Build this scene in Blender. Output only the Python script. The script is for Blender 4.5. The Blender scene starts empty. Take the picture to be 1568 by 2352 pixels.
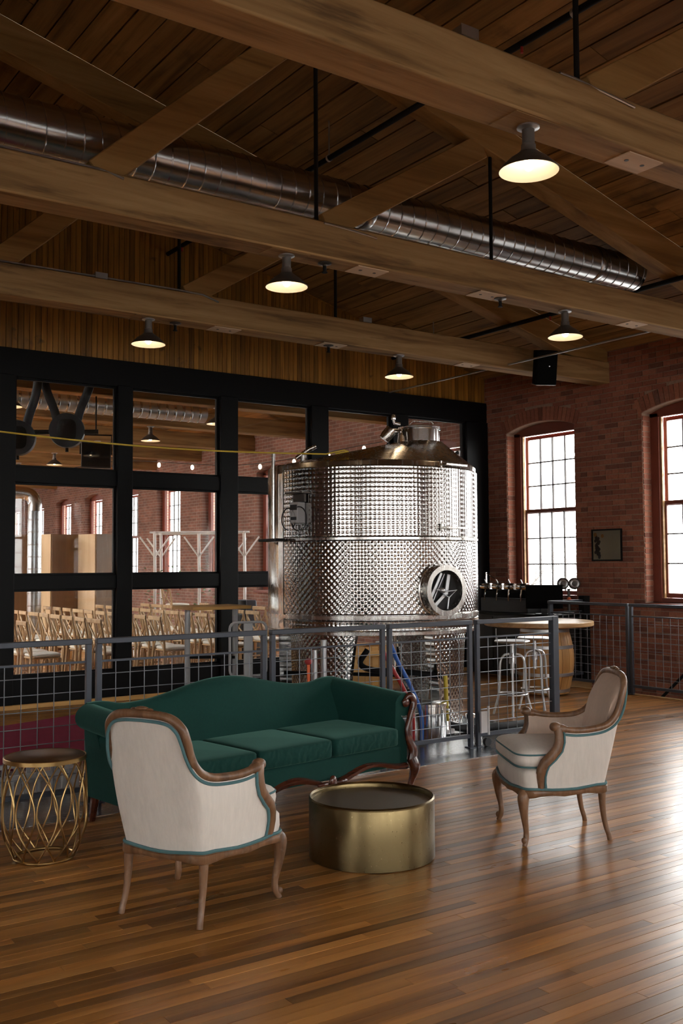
import bpy, math, random
from mathutils import Vector, Matrix
from math import sin, cos, pi, radians, sqrt, atan2
random.seed(7)
SC = bpy.context.scene
COL = SC.collection

# ------------------------------------------------------------------ camera
FPX, CAMZ = 2310.0, 1.55
def cam_axes(yaw, pitch, roll):
    f = Vector((sin(yaw)*cos(pitch), cos(yaw)*cos(pitch), sin(pitch)))
    r = Vector((cos(yaw), -sin(yaw), 0)); u = r.cross(f)
    return f, r*cos(roll) - u*sin(roll), u*cos(roll) + r*sin(roll)
CF, CR, CU = cam_axes(radians(34.93), radians(3.0), radians(0.33))
CAMP = Vector((0, 0, CAMZ))
cd = bpy.data.cameras.new('camera'); cam = bpy.data.objects.new('camera', cd); COL.objects.link(cam)
cd.sensor_fit = 'VERTICAL'; cd.sensor_height = 36; cd.sensor_width = 24; cd.lens = FPX/2352*36
cd.clip_start = .05; cd.clip_end = 300
m = Matrix((CR, CU, -CF)).transposed().to_4x4(); m.translation = CAMP
cam.matrix_world = m; SC.camera = cam
def ray(x, y): return CF + CR*((x-784)/FPX) - CU*((y-1176)/FPX)
def proj(p):
    v = Vector(p)-CAMP; d = max(v.dot(CF), .01)
    return 784+FPX*v.dot(CR)/d, 1176-FPX*v.dot(CU)/d, d

# ------------------------------------------------------------------ world: overcast sky, brighter overhead than at the horizon
SKY = 19.0
w = bpy.data.worlds.new('overcast_sky'); SC.world = w; w.use_nodes = True
nt = w.node_tree; nt.nodes.clear()
tc = nt.nodes.new('ShaderNodeTexCoord'); sp = nt.nodes.new('ShaderNodeSeparateXYZ')
rp = nt.nodes.new('ShaderNodeValToRGB'); bg = nt.nodes.new('ShaderNodeBackground'); wo = nt.nodes.new('ShaderNodeOutputWorld')
mr = nt.nodes.new('ShaderNodeMapRange'); mr.inputs['From Min'].default_value = -1; mr.inputs['From Max'].default_value = 1
nt.links.new(tc.outputs['Generated'], sp.inputs[0]); nt.links.new(sp.outputs['Z'], mr.inputs['Value'])
nt.links.new(mr.outputs[0], rp.inputs[0]); nt.links.new(rp.outputs[0], bg.inputs['Color']); nt.links.new(bg.outputs[0], wo.inputs['Surface'])
cr = rp.color_ramp
cr.elements[0].position = 0; cr.elements[0].color = (.10, .10, .095, 1)
cr.elements[1].position = 1; cr.elements[1].color = (1, .985, .955, 1)
for p_, c_ in ((.42, (.16, .157, .15)), (.485, (.36, .355, .345)), (.5, (.38, .375, .366)), (.62, (.55, .543, .53))):
    e = cr.elements.new(p_); e.color = (*c_, 1)
bg.inputs['Strength'].default_value = SKY

vs = SC.view_settings
vs.view_transform = 'Standard'; vs.look = 'None'; vs.gamma = 1; vs.use_curve_mapping = False
vs.exposure = 0.88
SC.display_settings.display_device = 'sRGB'
cy = SC.cycles
cy.max_bounces = 7; cy.diffuse_bounces = 4; cy.glossy_bounces = 4; cy.transmission_bounces = 4; cy.transparent_max_bounces = 16
cy.caustics_reflective = False; cy.caustics_refractive = False; cy.sample_clamp_indirect = 5; cy.blur_glossy = 1.0
cy.use_denoising = True; cy.use_adaptive_sampling = True; cy.adaptive_threshold = .025

# ------------------------------------------------------------------ main measures of the place
XW, XL = 10.40, -9.30          # brick walls
YG, YB, YE = 11.12, -4.2, 43.9  # glazed partition, rear wall, far end of the event room
EAVE, SLOPE, RIDGE = 4.33, .262, .55
def roofz(x): return EAVE + SLOPE*((XW-x) if x > RIDGE else (x-XL))
WIN_W, WIN_SP, WIN_SPRING, WIN_RISE, SILL = 1.30, 2.43, 3.45, .11, 1.05
WIN_Y = [10.0 + WIN_SP*k for k in range(-6, 14)]      # window centres along the brick wall
REAR_X = [RIDGE + 2.43*k for k in (-3, -2, -1, 0, 1, 2, 3)]   # unseen windows added in rear and end walls to let in daylight

# ------------------------------------------------------------------ mesh helpers
class MB:
    def __init__(s): s.v = []; s.f = []
    def add(s, vs, fs):
        o = len(s.v); s.v += [tuple(p) for p in vs]; s.f += [tuple(i+o for i in q) for q in fs]; return s
    def box(s, x0, x1, y0, y1, z0, z1):
        return s.add([(x0,y0,z0),(x1,y0,z0),(x1,y1,z0),(x0,y1,z0),(x0,y0,z1),(x1,y0,z1),(x1,y1,z1),(x0,y1,z1)],
            [(0,3,2,1),(4,5,6,7),(0,1,5,4),(1,2,6,5),(2,3,7,6),(3,0,4,7)])
    def cbox(s, c, sx, sy, sz, rot=None):
        vs = [Vector((a*sx/2, b*sy/2, d*sz/2)) for d in (-1,1) for a, b in ((-1,-1),(1,-1),(1,1),(-1,1))]
        if rot: vs = [rot @ p for p in vs]
        c = Vector(c)
        return s.add([p+c for p in vs], [(0,3,2,1),(4,5,6,7),(0,1,5,4),(1,2,6,5),(2,3,7,6),(3,0,4,7)])
    def beam(s, a, b, wd, ht, up=(0,0,1)):            # rectangular bar from a to b
        a, b = Vector(a), Vector(b); d = (b-a).normalized(); up = Vector(up)
        sd = d.cross(up)
        if sd.length < 1e-4: sd = d.cross(Vector((0,1,0)))
        sd.normalize(); n = sd.cross(d)
        vs = []
        for p in (a, b):
            for i, j in ((-1,-1),(1,-1),(1,1),(-1,1)): vs.append(p + sd*(i*wd/2) + n*(j*ht/2))
        return s.add(vs, [(0,3,2,1),(4,5,6,7),(0,1,5,4),(1,2,6,5),(2,3,7,6),(3,0,4,7)])
    def tube(s, path, r, n=8, closed=False, caps=True, flat=1.0, up=None):
        P = [Vector(p) for p in path]; N = len(P)
        rr = r if isinstance(r, (list, tuple)) else [r]*N
        T = []
        for i in range(N):
            a = P[(i-1) % N] if (closed or i > 0) else P[i]; b = P[(i+1) % N] if (closed or i < N-1) else P[i]
            d = b-a; T.append(d.normalized() if d.length > 1e-9 else Vector((0,0,1)))
        ref = Vector(up) if up else (Vector((0,0,1)) if abs(T[0].z) < .9 else Vector((1,0,0)))
        nrm = (ref - T[0]*ref.dot(T[0])).normalized()
        vs = []
        for i in range(N):
            if up:
                ref = Vector(up); q = ref - T[i]*ref.dot(T[i])
                if q.length > 1e-3: nrm = q.normalized()
            else:
                q = nrm - T[i]*nrm.dot(T[i])
                if q.length > 1e-6: nrm = q.normalized()
            bi = T[i].cross(nrm)
            for k in range(n):
                a = 2*pi*(k+.5)/n
                vs.append(P[i] + (nrm*cos(a) + bi*sin(a)*flat)*rr[i])
        fs = []
        for i in range(N if closed else N-1):
            j = (i+1) % N
            for k in range(n):
                l = (k+1) % n; fs.append((i*n+k, i*n+l, j*n+l, j*n+k))
        if caps and not closed:
            fs.append(tuple(range(n-1, -1, -1))); fs.append(tuple((N-1)*n+k for k in range(n)))
        return s.add(vs, fs)
    def lathe(s, prof, n=32, c=(0,0,0), axis='Z', capb=False, capt=False):
        vs, fs = [], []
        for (r, h) in prof:
            for k in range(n):
                a = 2*pi*k/n; x, y = r*cos(a), r*sin(a)
                p = {'Z': (x, y, h), 'X': (h, x, y), 'Y': (y, h, x)}[axis]
                vs.append((p[0]+c[0], p[1]+c[1], p[2]+c[2]))
        for i in range(len(prof)-1):
            for k in range(n):
                l = (k+1) % n; fs.append((i*n+k, i*n+l, (i+1)*n+l, (i+1)*n+k))
        if capb: fs.append(tuple(range(n-1, -1, -1)))
        if capt: fs.append(tuple((len(prof)-1)*n+k for k in range(n)))
        return s.add(vs, fs)
    def grid(s, rows, closed_u=False):                 # rows of points
        nu = len(rows[0]); vs = [p for r in rows for p in r]; fs = []
        for i in range(len(rows)-1):
            for k in range(nu if closed_u else nu-1):
                l = (k+1) % nu; fs.append((i*nu+k, i*nu+l, (i+1)*nu+l, (i+1)*nu+k))
        return s.add(vs, fs)
    def superell(s, c, a, b, h, e1=.3, e2=.3, nu=28, nv=12, fn=None):
        sg = lambda t, e: math.copysign(abs(t)**e, t)
        rows = []
        for j in range(nv+1):
            ph = -pi/2 + pi*j/nv; row = []
            for i in range(nu):
                th = 2*pi*i/nu
                p = Vector((a*sg(cos(ph), e1)*sg(cos(th), e2), b*sg(cos(ph), e1)*sg(sin(th), e2), h*sg(sin(ph), e1)))
                if fn: p = fn(p)
                row.append(p + Vector(c))
            rows.append(row)
        return s.grid(rows, True)
    def prism(s, poly, d0, d1, axis='Y'):              # 2D outline extruded; poly in the two other axes
        n = len(poly)
        def P(a, b, t): return {'Y': (a, t, b), 'X': (t, a, b), 'Z': (a, b, t)}[axis]
        vs = [P(a, b, d0) for a, b in poly] + [P(a, b, d1) for a, b in poly]
        fs = [tuple(range(n)), tuple(range(2*n-1, n-1, -1))] + [(i, (i+1) % n + 0, (i+1) % n + n, i+n) for i in range(n)]
        return s.add(vs, fs)
def mesh_of(name, mb, smooth=False, ang=40):
    me = bpy.data.meshes.new(name); me.from_pydata(mb.v, [], mb.f)
    import bmesh
    bm = bmesh.new(); bm.from_mesh(me); bmesh.ops.recalc_face_normals(bm, faces=bm.faces[:]); bm.to_mesh(me); bm.free()
    if smooth:
        me.polygons.foreach_set('use_smooth', [True]*len(me.polygons)); me.set_sharp_from_angle(angle=radians(ang))
    me.update(); return me
def ob(name, mb, mat, parent=None, smooth=False, ang=40, bevel=0, loc=None, seg=2, me=None):
    me = me or mesh_of(name, mb, smooth, ang)
    if not me.materials: me.materials.append(mat)
    o = bpy.data.objects.new(name, me); COL.objects.link(o)
    if parent: o.parent = parent
    if loc: o.location = loc
    if bevel:
        b = o.modifiers.new('bevel', 'BEVEL'); b.width = bevel; b.segments = seg; b.limit_method = 'ANGLE'; b.harden_normals = False
        me.polygons.foreach_set('use_smooth', [True]*len(me.polygons)); me.set_sharp_from_angle(angle=radians(50))
    return o
def thing(name, label, cat, loc=(0,0,0), rotz=0, group=None, kind=None):
    o = bpy.data.objects.new(name, None); COL.objects.link(o); o.empty_display_size = .1
    o.location = loc; o.rotation_euler = (0, 0, rotz)
    return tag(o, label, cat, group, kind)
def tag(o, label, cat=None, group=None, kind=None):
    o['label'] = label
    if cat: o['category'] = cat
    if group: o['group'] = group
    if kind: o['kind'] = kind
    return o
def kind(o, k): o['kind'] = k; return o
def dup(root, loc, rotz, label=None):
    r = root.copy(); COL.objects.link(r); r.location = loc; r.rotation_euler = (0, 0, rotz)
    if label: r['label'] = label
    for ch in root.children:
        c = ch.copy(); COL.objects.link(c); c.parent = r
        for g in ch.children:
            d = g.copy(); COL.objects.link(d); d.parent = c
    return r
def crom(P, n):                                        # Catmull-Rom through points (any dimension)
    P = [Vector(p) for p in P]; out = []
    for i in range(len(P)-1):
        p0 = P[i-1] if i else P[0]*2-P[1]; p1, p2 = P[i], P[i+1]; p3 = P[i+2] if i+2 < len(P) else P[-1]*2-P[-2]
        for k in range(n):
            t = k/n
            out.append(.5*((2*p1)+(p2-p0)*t+(2*p0-5*p1+4*p2-p3)*t*t+(3*p1-p0-3*p2+p3)*t**3))
    out.append(P[-1]); return out
UNIT = MB().cbox((0,0,0), 1, 1, 1)

# ------------------------------------------------------------------ materials
def nodes(name, color=(.5,.5,.5), rough=.5, metal=0.0, spec=.5):
    mt = bpy.data.materials.new(name); mt.use_nodes = True; t = mt.node_tree; b = t.nodes['Principled BSDF']
    b.inputs['Base Color'].default_value = (*color, 1); b.inputs['Roughness'].default_value = rough
    b.inputs['Metallic'].default_value = metal; b.inputs['Specular IOR Level'].default_value = spec
    return mt, t, b
def N(t, typ, **kw):
    n = t.nodes.new('ShaderNode'+typ)
    for k, v in kw.items():
        if k in n.inputs: n.inputs[k].default_value = v
        else: setattr(n, k, v)
    return n
def math_(t, op, a, b=None):
    n = t.nodes.new('ShaderNodeMath'); n.operation = op
    for i, x in enumerate((a, b)):
        if x is None: continue
        if isinstance(x, (int, float)): n.inputs[i].default_value = x
        else: t.links.new(x, n.inputs[i])
    return n.outputs[0]
def rnd(t):
    oi = N(t, 'ObjectInfo'); ge = N(t, 'NewGeometry')
    return math_(t, 'FRACT', math_(t, 'ADD', oi.outputs['Random'], ge.outputs['Random Per Island']))
def ramp(t, fac, stops):
    n = t.nodes.new('ShaderNodeValToRGB'); c = n.color_ramp
    while len(c.elements) < len(stops): c.elements.new(.5)
    for e, (p, col) in zip(c.elements, stops): e.position = p; e.color = (*col, 1)
    t.links.new(fac, n.inputs[0]); return n.outputs[0]
def coord(t, scale, offs=None, obj=False):
    if obj: src = N(t, 'TexCoord').outputs['Object']
    else: src = N(t, 'NewGeometry').outputs['Position']
    if offs is not None:
        k = N(t, 'CombineXYZ'); 
        for i in range(3): t.links.new(math_(t, 'MULTIPLY', offs, (37.3, 51.7, 23.9)[i]), k.inputs[i])
        a = N(t, 'VectorMath', operation='ADD'); t.links.new(src, a.inputs[0]); t.links.new(k.outputs[0], a.inputs[1]); src = a.outputs[0]
    mp = N(t, 'Mapping'); mp.inputs['Scale'].default_value = scale; t.links.new(src, mp.inputs['Vector']); return mp.outputs[0]
def noise(t, vec, scale, detail=4, rough=.55, dist=0):
    n = N(t, 'TexNoise'); n.inputs['Scale'].default_value = scale; n.inputs['Detail'].default_value = detail
    n.inputs['Roughness'].default_value = rough; n.inputs['Distortion'].default_value = dist
    t.links.new(vec, n.inputs['Vector']); return n.outputs['Fac']
def mixc(t, fac, a, b, mode='MIX'):
    n = N(t, 'Mix', data_type='RGBA', blend_type=mode)
    for i, x in ((0, fac), (6, a), (7, b)):
        if isinstance(x, (int, float)): n.inputs[i].default_value = x
        elif isinstance(x, tuple): n.inputs[i].default_value = (*x, 1)
        else: t.links.new(x, n.inputs[i])
    return n.outputs[2]
def maprange(t, v, a, b, c, d):
    n = N(t, 'MapRange'); n.inputs['From Min'].default_value = a; n.inputs['From Max'].default_value = b
    n.inputs['To Min'].default_value = c; n.inputs['To Max'].default_value = d; t.links.new(v, n.inputs['Value']); return n.outputs[0]
def bump(t, b, h, strength=.3, dist=.01):
    n = N(t, 'Bump'); n.inputs['Strength'].default_value = strength; n.inputs['Distance'].default_value = dist
    t.links.new(h, n.inputs['Height']); t.links.new(n.outputs[0], b.inputs['Normal'])
def wood(name, dark, mid, light, axis=0, rough=.5, var=(.75, 1.2), fine=22, bmp=.15, stain=None, obj=False, spec=.5, coat=0):
    mt, t, b = nodes(name, mid, rough, 0, spec)
    r = rnd(t); sc = [1, 1, 1]; sc[axis] = .06
    v = coord(t, tuple(sc), r, obj)
    g = noise(t, v, fine, 6, .62, .4)
    c = ramp(t, g, [(.28, dark), (.5, mid), (.72, light)])
    c = mixc(t, 1.0, c, N(t, 'CombineColor').outputs[0], 'MULTIPLY') if False else c
    vv = maprange(t, r, 0, 1, *var)
    hs = N(t, 'HueSaturation'); t.links.new(c, hs.inputs['Color']); t.links.new(vv, hs.inputs['Value']); c = hs.outputs[0]
    if stain:
        sv = coord(t, stain[5] if len(stain) > 5 else (1, 1, 1), None, obj)
        s = noise(t, sv, stain[0], 5, .6)
        s = maprange(t, s, stain[1], stain[2], 0, stain[3])
        c = mixc(t, s, c, stain[4])
    t.links.new(c, b.inputs['Base Color'])
    if bmp: bump(t, b, g, bmp, .004)
    if coat: b.inputs['Coat Weight'].default_value = coat; b.inputs['Coat Roughness'].default_value = .12
    return mt, t, b
def plain(name, color, rough=.5, metal=0.0, spec=.5, nz=None):
    mt, t, b = nodes(name, color, rough, metal, spec)
    if nz:   # (scale, amount, bump)
        g = noise(t, coord(t, (1,1,1)), nz[0], 4)
        k = maprange(t, g, .25, .75, 1-nz[1], 1+nz[1])
        hs = N(t, 'HueSaturation'); hs.inputs['Color'].default_value = (*color, 1); t.links.new(k, hs.inputs['Value'])
        t.links.new(hs.outputs[0], b.inputs['Base Color'])
        if nz[2]: bump(t, b, g, nz[2], .004)
    return mt
def emis(name, color, strength):
    mt, t, b = nodes(name, color, .4); b.inputs['Emission Color'].default_value = (*color, 1); b.inputs['Emission Strength'].default_value = strength
    return mt
def glassmat(name, tint=(.96,.97,.97), gl=1.0):
    mt = bpy.data.materials.new(name); mt.use_nodes = True; t = mt.node_tree; t.nodes.clear()
    o = N(t, 'OutputMaterial'); tr = N(t, 'BsdfTransparent'); g = N(t, 'BsdfGlossy'); f = N(t, 'Fresnel'); mx = N(t, 'MixShader')
    tr.inputs[0].default_value = (*tint, 1); g.inputs['Roughness'].default_value = .02; f.inputs['IOR'].default_value = 1.45
    t.links.new(math_(t, 'MULTIPLY', f.outputs[0], gl), mx.inputs[0])
    t.links.new(tr.outputs[0], mx.inputs[1]); t.links.new(g.outputs[0], mx.inputs[2]); t.links.new(mx.outputs[0], o.inputs[0])
    return mt

M = {}
# floor boards
M['plank'], t_, b_ = wood('floor_board', (.17,.055,.011), (.42,.170,.036), (.55,.250,.066), 0, .24, (.36, 1.15), 12, .05,
                          (3.0, .60, .74, .7, (.05,.018,.006), (.22, 1.5, 1)))
rv = maprange(t_, noise(t_, coord(t_, (.25,1,1)), 5.0, 3, .5), .3, .7, .27, .35); t_.links.new(rv, b_.inputs['Roughness'])
def brickmat(name, bw, bh, mort, c1, c2, cm, swap, rough=.85, bstr=.5, off=.5):
    mt, t, b = nodes(name, c1, rough)
    pos = N(t, 'NewGeometry').outputs['Position']; s = N(t, 'SeparateXYZ'); t.links.new(pos, s.inputs[0])
    k = N(t, 'CombineXYZ'); t.links.new(s.outputs[swap[0]], k.inputs[0]); t.links.new(s.outputs[swap[1]], k.inputs[1])
    br = N(t, 'TexBrick'); br.offset = off; br.inputs['Scale'].default_value = 1
    br.inputs['Brick Width'].default_value = bw; br.inputs['Row Height'].default_value = bh; br.inputs['Mortar Size'].default_value = mort
    br.inputs['Color1'].default_value = (*c1, 1); br.inputs['Color2'].default_value = (*c2, 1); br.inputs['Mortar'].default_value = (*cm, 1)
    t.links.new(k.outputs[0], br.inputs['Vector'])
    n = noise(t, coord(t, (1,1,1)), 2.2, 5, .6)
    hs = N(t, 'HueSaturation'); t.links.new(br.outputs['Color'], hs.inputs['Color']); t.links.new(maprange(t, n, .25, .75, .7, 1.25), hs.inputs['Value'])
    t.links.new(hs.outputs[0], b.inputs['Base Color']); bump(t, b, math_(t, 'SUBTRACT', 1, br.outputs['Fac']), bstr, .008)
    return mt
M['plank_far'] = brickmat('floor_board_far', 1.6, .058, .0012, (.46,.20,.055), (.32,.13,.035), (.08,.03,.012), (0, 1), .25, .1, .37)
M['brick_far'] = brickmat('brickwork', .212, .0675, .006, (.27,.118,.080), (.17,.078,.056), (.30,.23,.19), (1, 2))
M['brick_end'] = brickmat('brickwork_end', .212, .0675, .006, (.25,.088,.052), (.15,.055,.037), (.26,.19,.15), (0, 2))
M['brick'], t_, b_ = nodes('brick', (.3,.1,.06), .85)
r_ = rnd(t_); c_ = ramp(t_, r_, [(0,(.17,.066,.044)),(.15,(.27,.095,.058)),(.6,(.345,.122,.072)),(1,(.41,.16,.095))])
n_ = noise(t_, coord(t_, (1,1,1), r_), 38, 5, .65); n2_ = noise(t_, coord(t_, (1,1,1)), 1.7, 4, .6)
c_ = mixc(t_, maprange(t_, n2_, .6, .78, 0, .45), c_, (.42,.30,.24))
h_ = N(t_, 'HueSaturation'); t_.links.new(c_, h_.inputs['Color']); t_.links.new(maprange(t_, n_, .25, .75, .75, 1.25), h_.inputs['Value'])
t_.links.new(h_.outputs[0], b_.inputs['Base Color']); bump(t_, b_, n_, .5, .006)
M['mortar'] = plain('mortar', (.36,.255,.195), .95, 0, .2, (30, .2, .5))
# roof boards, beams
M['roof'], t_, b_ = wood('roof_board', (.12,.056,.014), (.29,.150,.043), (.41,.224,.072), 1, .62, (.6, 1.15), 9, .1,
                         (2.1, .58, .75, .6, (.035,.017,.008)), spec=.3)
M['beam'], t_, b_ = wood('old_timber', (.13,.068,.023), (.31,.182,.074), (.43,.272,.120), 0, .75, (.9, 1.1), 10, .5,
                         (5.0, .58, .70, .75, (.07,.038,.016), (.18, 1.2, 1.6)), spec=.2)
M['strut'], t_, b_ = wood('strut_timber', (.15,.076,.022), (.30,.166,.052), (.40,.232,.084), 0, .7, (.85, 1.1), 8, .3, None, spec=.2)
M['patch'], t_, b_ = wood('pale_patch', (.46,.32,.2), (.60,.44,.29), (.68,.52,.36), 0, .7, (.9, 1.1), 8, .2)
M['bead'], t_, b_ = wood('bead_board', (.14,.056,.008), (.32,.145,.021), (.43,.210,.036), 2, .4, (.6, 1.2), 20, .1,
                         (5, .64, .76, .85, (.02,.009,.003)))
# metals
M['black'] = plain('black_steel', (.0025,.0025,.003), .45, 0, .16)
M['blackmatte'] = plain('black_plastic', (.010,.010,.011), .5)
M['speaker'] = plain('speaker_black', (.004,.004,.004), .9, 0, .1)
M['iron'] = plain('black_pipe', (.008,.0075,.0075), .7, 0, .2)
M['rail'] = plain('blue_grey_steel', (.055,.062,.078), .45, .3)
M['galv'] = plain('galvanised_wire', (.22,.23,.25), .4, .7)
M['alu'] = plain('galvanised_steel', (.55,.56,.57), .35, 1)
M['chrome'] = plain('polished_steel', (.72,.71,.69), .14, 1)
M['duct'], t_, b_ = nodes('duct_steel', (.50,.50,.50), .24, 1)
M['brass'], t_, b_ = nodes('aged_brass', (.17,.125,.06), .3, 1)
g_ = noise(t_, coord(t_, (1,1,.4)), 130, 3); t_.links.new(maprange(t_, g_, .3, .7, .27, .36), b_.inputs['Roughness'])
M['brasstop'], t_, b_ = nodes('dull_metal_top', (.20,.165,.125), .42, 1)
M['gold'] = plain('gold_wire', (.42,.27,.11), .32, 1)
M['walnut'], t_, b_ = wood('dark_table_top', (.03,.013,.006), (.07,.03,.012), (.11,.05,.02), 0, .3, (1, 1), 10, .05)
M['plate'], t_, b_ = nodes('diamond_plate', (.50,.52,.54), .22, 1)
v_ = coord(t_, (1,1,1)); k_ = N(t_, 'TexChecker'); k_.inputs['Scale'].default_value = 34; t_.links.new(v_, k_.inputs['Vector'])
w_ = N(t_, 'TexWave', wave_type='BANDS', bands_direction='DIAGONAL'); w_.inputs['Scale'].default_value = 14; w_.inputs['Distortion'].default_value = 1.5; t_.links.new(v_, w_.inputs['Vector'])
bump(t_, b_, w_.outputs['Fac'], .5, .003)
# tank steel with quilted cooling jacket
def tanksteel(name, mode):
    mt, t, b = nodes(name, (.47,.457,.435), .14, 1)
    s = N(t, 'SeparateXYZ'); t.links.new(N(t, 'TexCoord').outputs['Object'], s.inputs[0])
    ang = math_(t, 'ARCTAN2', s.outputs[1], s.outputs[0]); u = math_(t, 'MULTIPLY', ang, 1.085); v = s.outputs[2]
    if mode == 'grid': a, c, per = u, v, .043
    else: a, c, per = math_(t, 'ADD', u, v), math_(t, 'SUBTRACT', u, v), .062
    k = 2*pi/per
    d = math_(t, 'MULTIPLY', math_(t, 'ADD', math_(t, 'ADD', math_(t, 'COSINE', math_(t, 'MULTIPLY', a, k)), math_(t, 'COSINE', math_(t, 'MULTIPLY', c, k))), 2), .25)
    h = math_(t, 'SUBTRACT', 1, math_(t, 'POWER', d, 2.2 if mode == 'grid' else 1.5))
    bump(t, b, h, 1, .0019 if mode == 'grid' else .0030)
    return mt
M['tankgrid'] = tanksteel('quilted_steel_grid', 'grid'); M['tankdia'] = tanksteel('quilted_steel_diamond', 'dia')
M['steel'], t_, b_ = nodes('brushed_steel', (.60,.575,.54), .22, 1)
g_ = noise(t_, coord(t_, (1,1,.05)), 40, 2); t_.links.new(maprange(t_, g_, .3, .7, .16, .3), b_.inputs['Roughness'])
# upholstery
def fabric(name, col, rough=.9, sheen=.3, sc=(1,1,1), bm=.15, var=.08, shc=None):
    mt, t, b = nodes(name, col, rough, 0, .2)
    v = coord(t, sc, None, True); g = noise(t, v, 60, 4, .7); h = noise(t, v, 5, 3)
    hs = N(t, 'HueSaturation'); hs.inputs['Color'].default_value = (*col, 1)
    t.links.new(math_(t, 'ADD', maprange(t, g, .2, .8, 1-var, 1+var), maprange(t, h, .3, .7, -.06, .06)), hs.inputs['Value'])
    t.links.new(hs.outputs[0], b.inputs['Base Color']); bump(t, b, g, bm, .003)
    b.inputs['Sheen Weight'].default_value = sheen; b.inputs['Sheen Roughness'].default_value = .4
    if shc: b.inputs['Sheen Tint'].default_value = (*shc, 1)
    return mt
M['linen'] = fabric('cream_linen', (.68,.62,.555), .9, .12, (1,1,.12), .25)
M['linen_in'] = fabric('beige_linen', (.60,.46,.37), .9, .15, (1,1,.12), .2)
M['velvet'] = fabric('green_velvet', (.006,.043,.034), .85, .28, (1,1,1), .1, .12, (.25,.55,.45))
M['velvet_cushion'] = fabric('green_velvet_cushion', (.006,.043,.034), .85, .28, (1,1,1), .1, .12, (.25,.55,.45))
t_ = M['velvet_cushion'].node_tree; b_ = t_.nodes['Principled BSDF']
w_ = N(t_, 'TexWave', wave_type='BANDS', bands_direction='X'); w_.inputs['Scale'].default_value = 5.5; w_.inputs['Distortion'].default_value = 11; w_.inputs['Detail'].default_value = 2; w_.inputs['Detail Scale'].default_value = 1.4
mp_ = N(t_, 'Mapping'); mp_.inputs['Rotation'].default_value = (0, radians(32), 0); t_.links.new(N(t_, 'TexCoord').outputs['Object'], mp_.inputs['Vector']); t_.links.new(mp_.outputs[0], w_.inputs['Vector'])
sn_ = N(t_, 'SeparateXYZ'); t_.links.new(N(t_, 'TexCoord').outputs['Normal'], sn_.inputs[0])
bump(t_, b_, math_(t_, 'MULTIPLY', w_.outputs['Fac'], maprange(t_, sn_.outputs[1], .6, .95, 0, 1)), .3, .012)
M['piping'] = fabric('teal_piping', (.085,.175,.185), .9, .1)
M['frame'], t_, b_ = wood('carved_beech', (.085,.040,.020), (.18,.088,.042), (.27,.145,.078), 2, .38, (.95, 1.05), 20, .15, (26, .52, .76, .30, (.34,.27,.22)), obj=True)
M['mahog'], t_, b_ = wood('red_mahogany', (.030,.007,.004), (.075,.018,.009), (.13,.035,.016), 0, .25, (1, 1), 18, .1, None, obj=True, coat=.4)
M['paint'] = plain('red_brown_paint', (.20,.050,.030), .35, 0, .5, (6, .12, 0))
M['muntin'] = plain('dark_muntin', (.05,.035,.03), .5)
M['glass'] = glassmat('window_glass', (.97,.98,.98), .6)
M['glass_part'] = glassmat('partition_glass', (.93,.94,.94), .9)
M['oak'], t_, b_ = wood('pale_oak', (.28,.15,.06), (.46,.27,.115), (.58,.37,.18), 0, .35, (.9, 1.1), 10, .1)
M['barrel'], t_, b_ = wood('barrel_oak', (.26,.12,.035), (.42,.21,.065), (.52,.29,.10), 2, .45, (.8, 1.15), 10, .1)
M['chairwood'], t_, b_ = wood('natural_elm', (.27,.16,.075), (.42,.27,.135), (.52,.36,.2), 2, .45, (.9, 1.1), 14, .1, obj=True)
M['cushion'] = fabric('ivory_cushion', (.70,.66,.58), .9, .1)
M['white'] = plain('white_paint', (.75,.73,.70), .5)
M['shade_in'] = plain('white_enamel', (.80,.74,.64), .5)
M['shade_out'] = plain('bronze_enamel', (.060,.048,.040), .4, .3)
M['neck'] = plain('grey_cast_metal', (.16,.145,.13), .45, .6)
M['bulb'] = emis('lamp_bulb', (1, .76, .50), 17)
M['string'] = emis('string_bulb', (1, .85, .65), 6)
M['rubber'] = plain('black_rubber', (.012,.012,.013), .6)
M['red'] = plain('red_hose', (.42,.03,.03), .45); M['blue'] = plain('blue_hose', (.02,.11,.42), .4)
M['yellow'] = plain('yellow_plastic', (.55,.40,.03), .5); M['burg'] = fabric('burgundy_cloth', (.24,.010,.045), .9, 0)
M['orange'] = plain('orange_plastic', (.75,.13,.03), .5)
M['grey'] = plain('grey_plastic', (.42,.42,.42), .5); M['dark'] = plain('dark_cabinet', (.02,.017,.015), .5)
M['ply'], t_, b_ = wood('plywood', (.50,.25,.07), (.62,.34,.10), (.7,.42,.15), 0, .55, (.9, 1.1), 8, .05)
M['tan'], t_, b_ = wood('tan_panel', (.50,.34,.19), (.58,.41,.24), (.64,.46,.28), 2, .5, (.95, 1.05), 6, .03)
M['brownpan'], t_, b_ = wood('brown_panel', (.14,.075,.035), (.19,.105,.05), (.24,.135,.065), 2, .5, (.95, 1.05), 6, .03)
M['paper'] = plain('cream_paper', (.40,.35,.25), .7); M['ink'] = plain('dark_print', (.06,.045,.045), .7); M['inkor'] = plain('orange_print', (.42,.20,.05), .7)
M['leafgreen'] = plain('leaf_green', (.10,.17,.07), .6); M['bark'] = plain('grey_bark', (.30,.28,.26), .9)
M['skin'] = plain('skin', (.55,.33,.24), .5)
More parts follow.
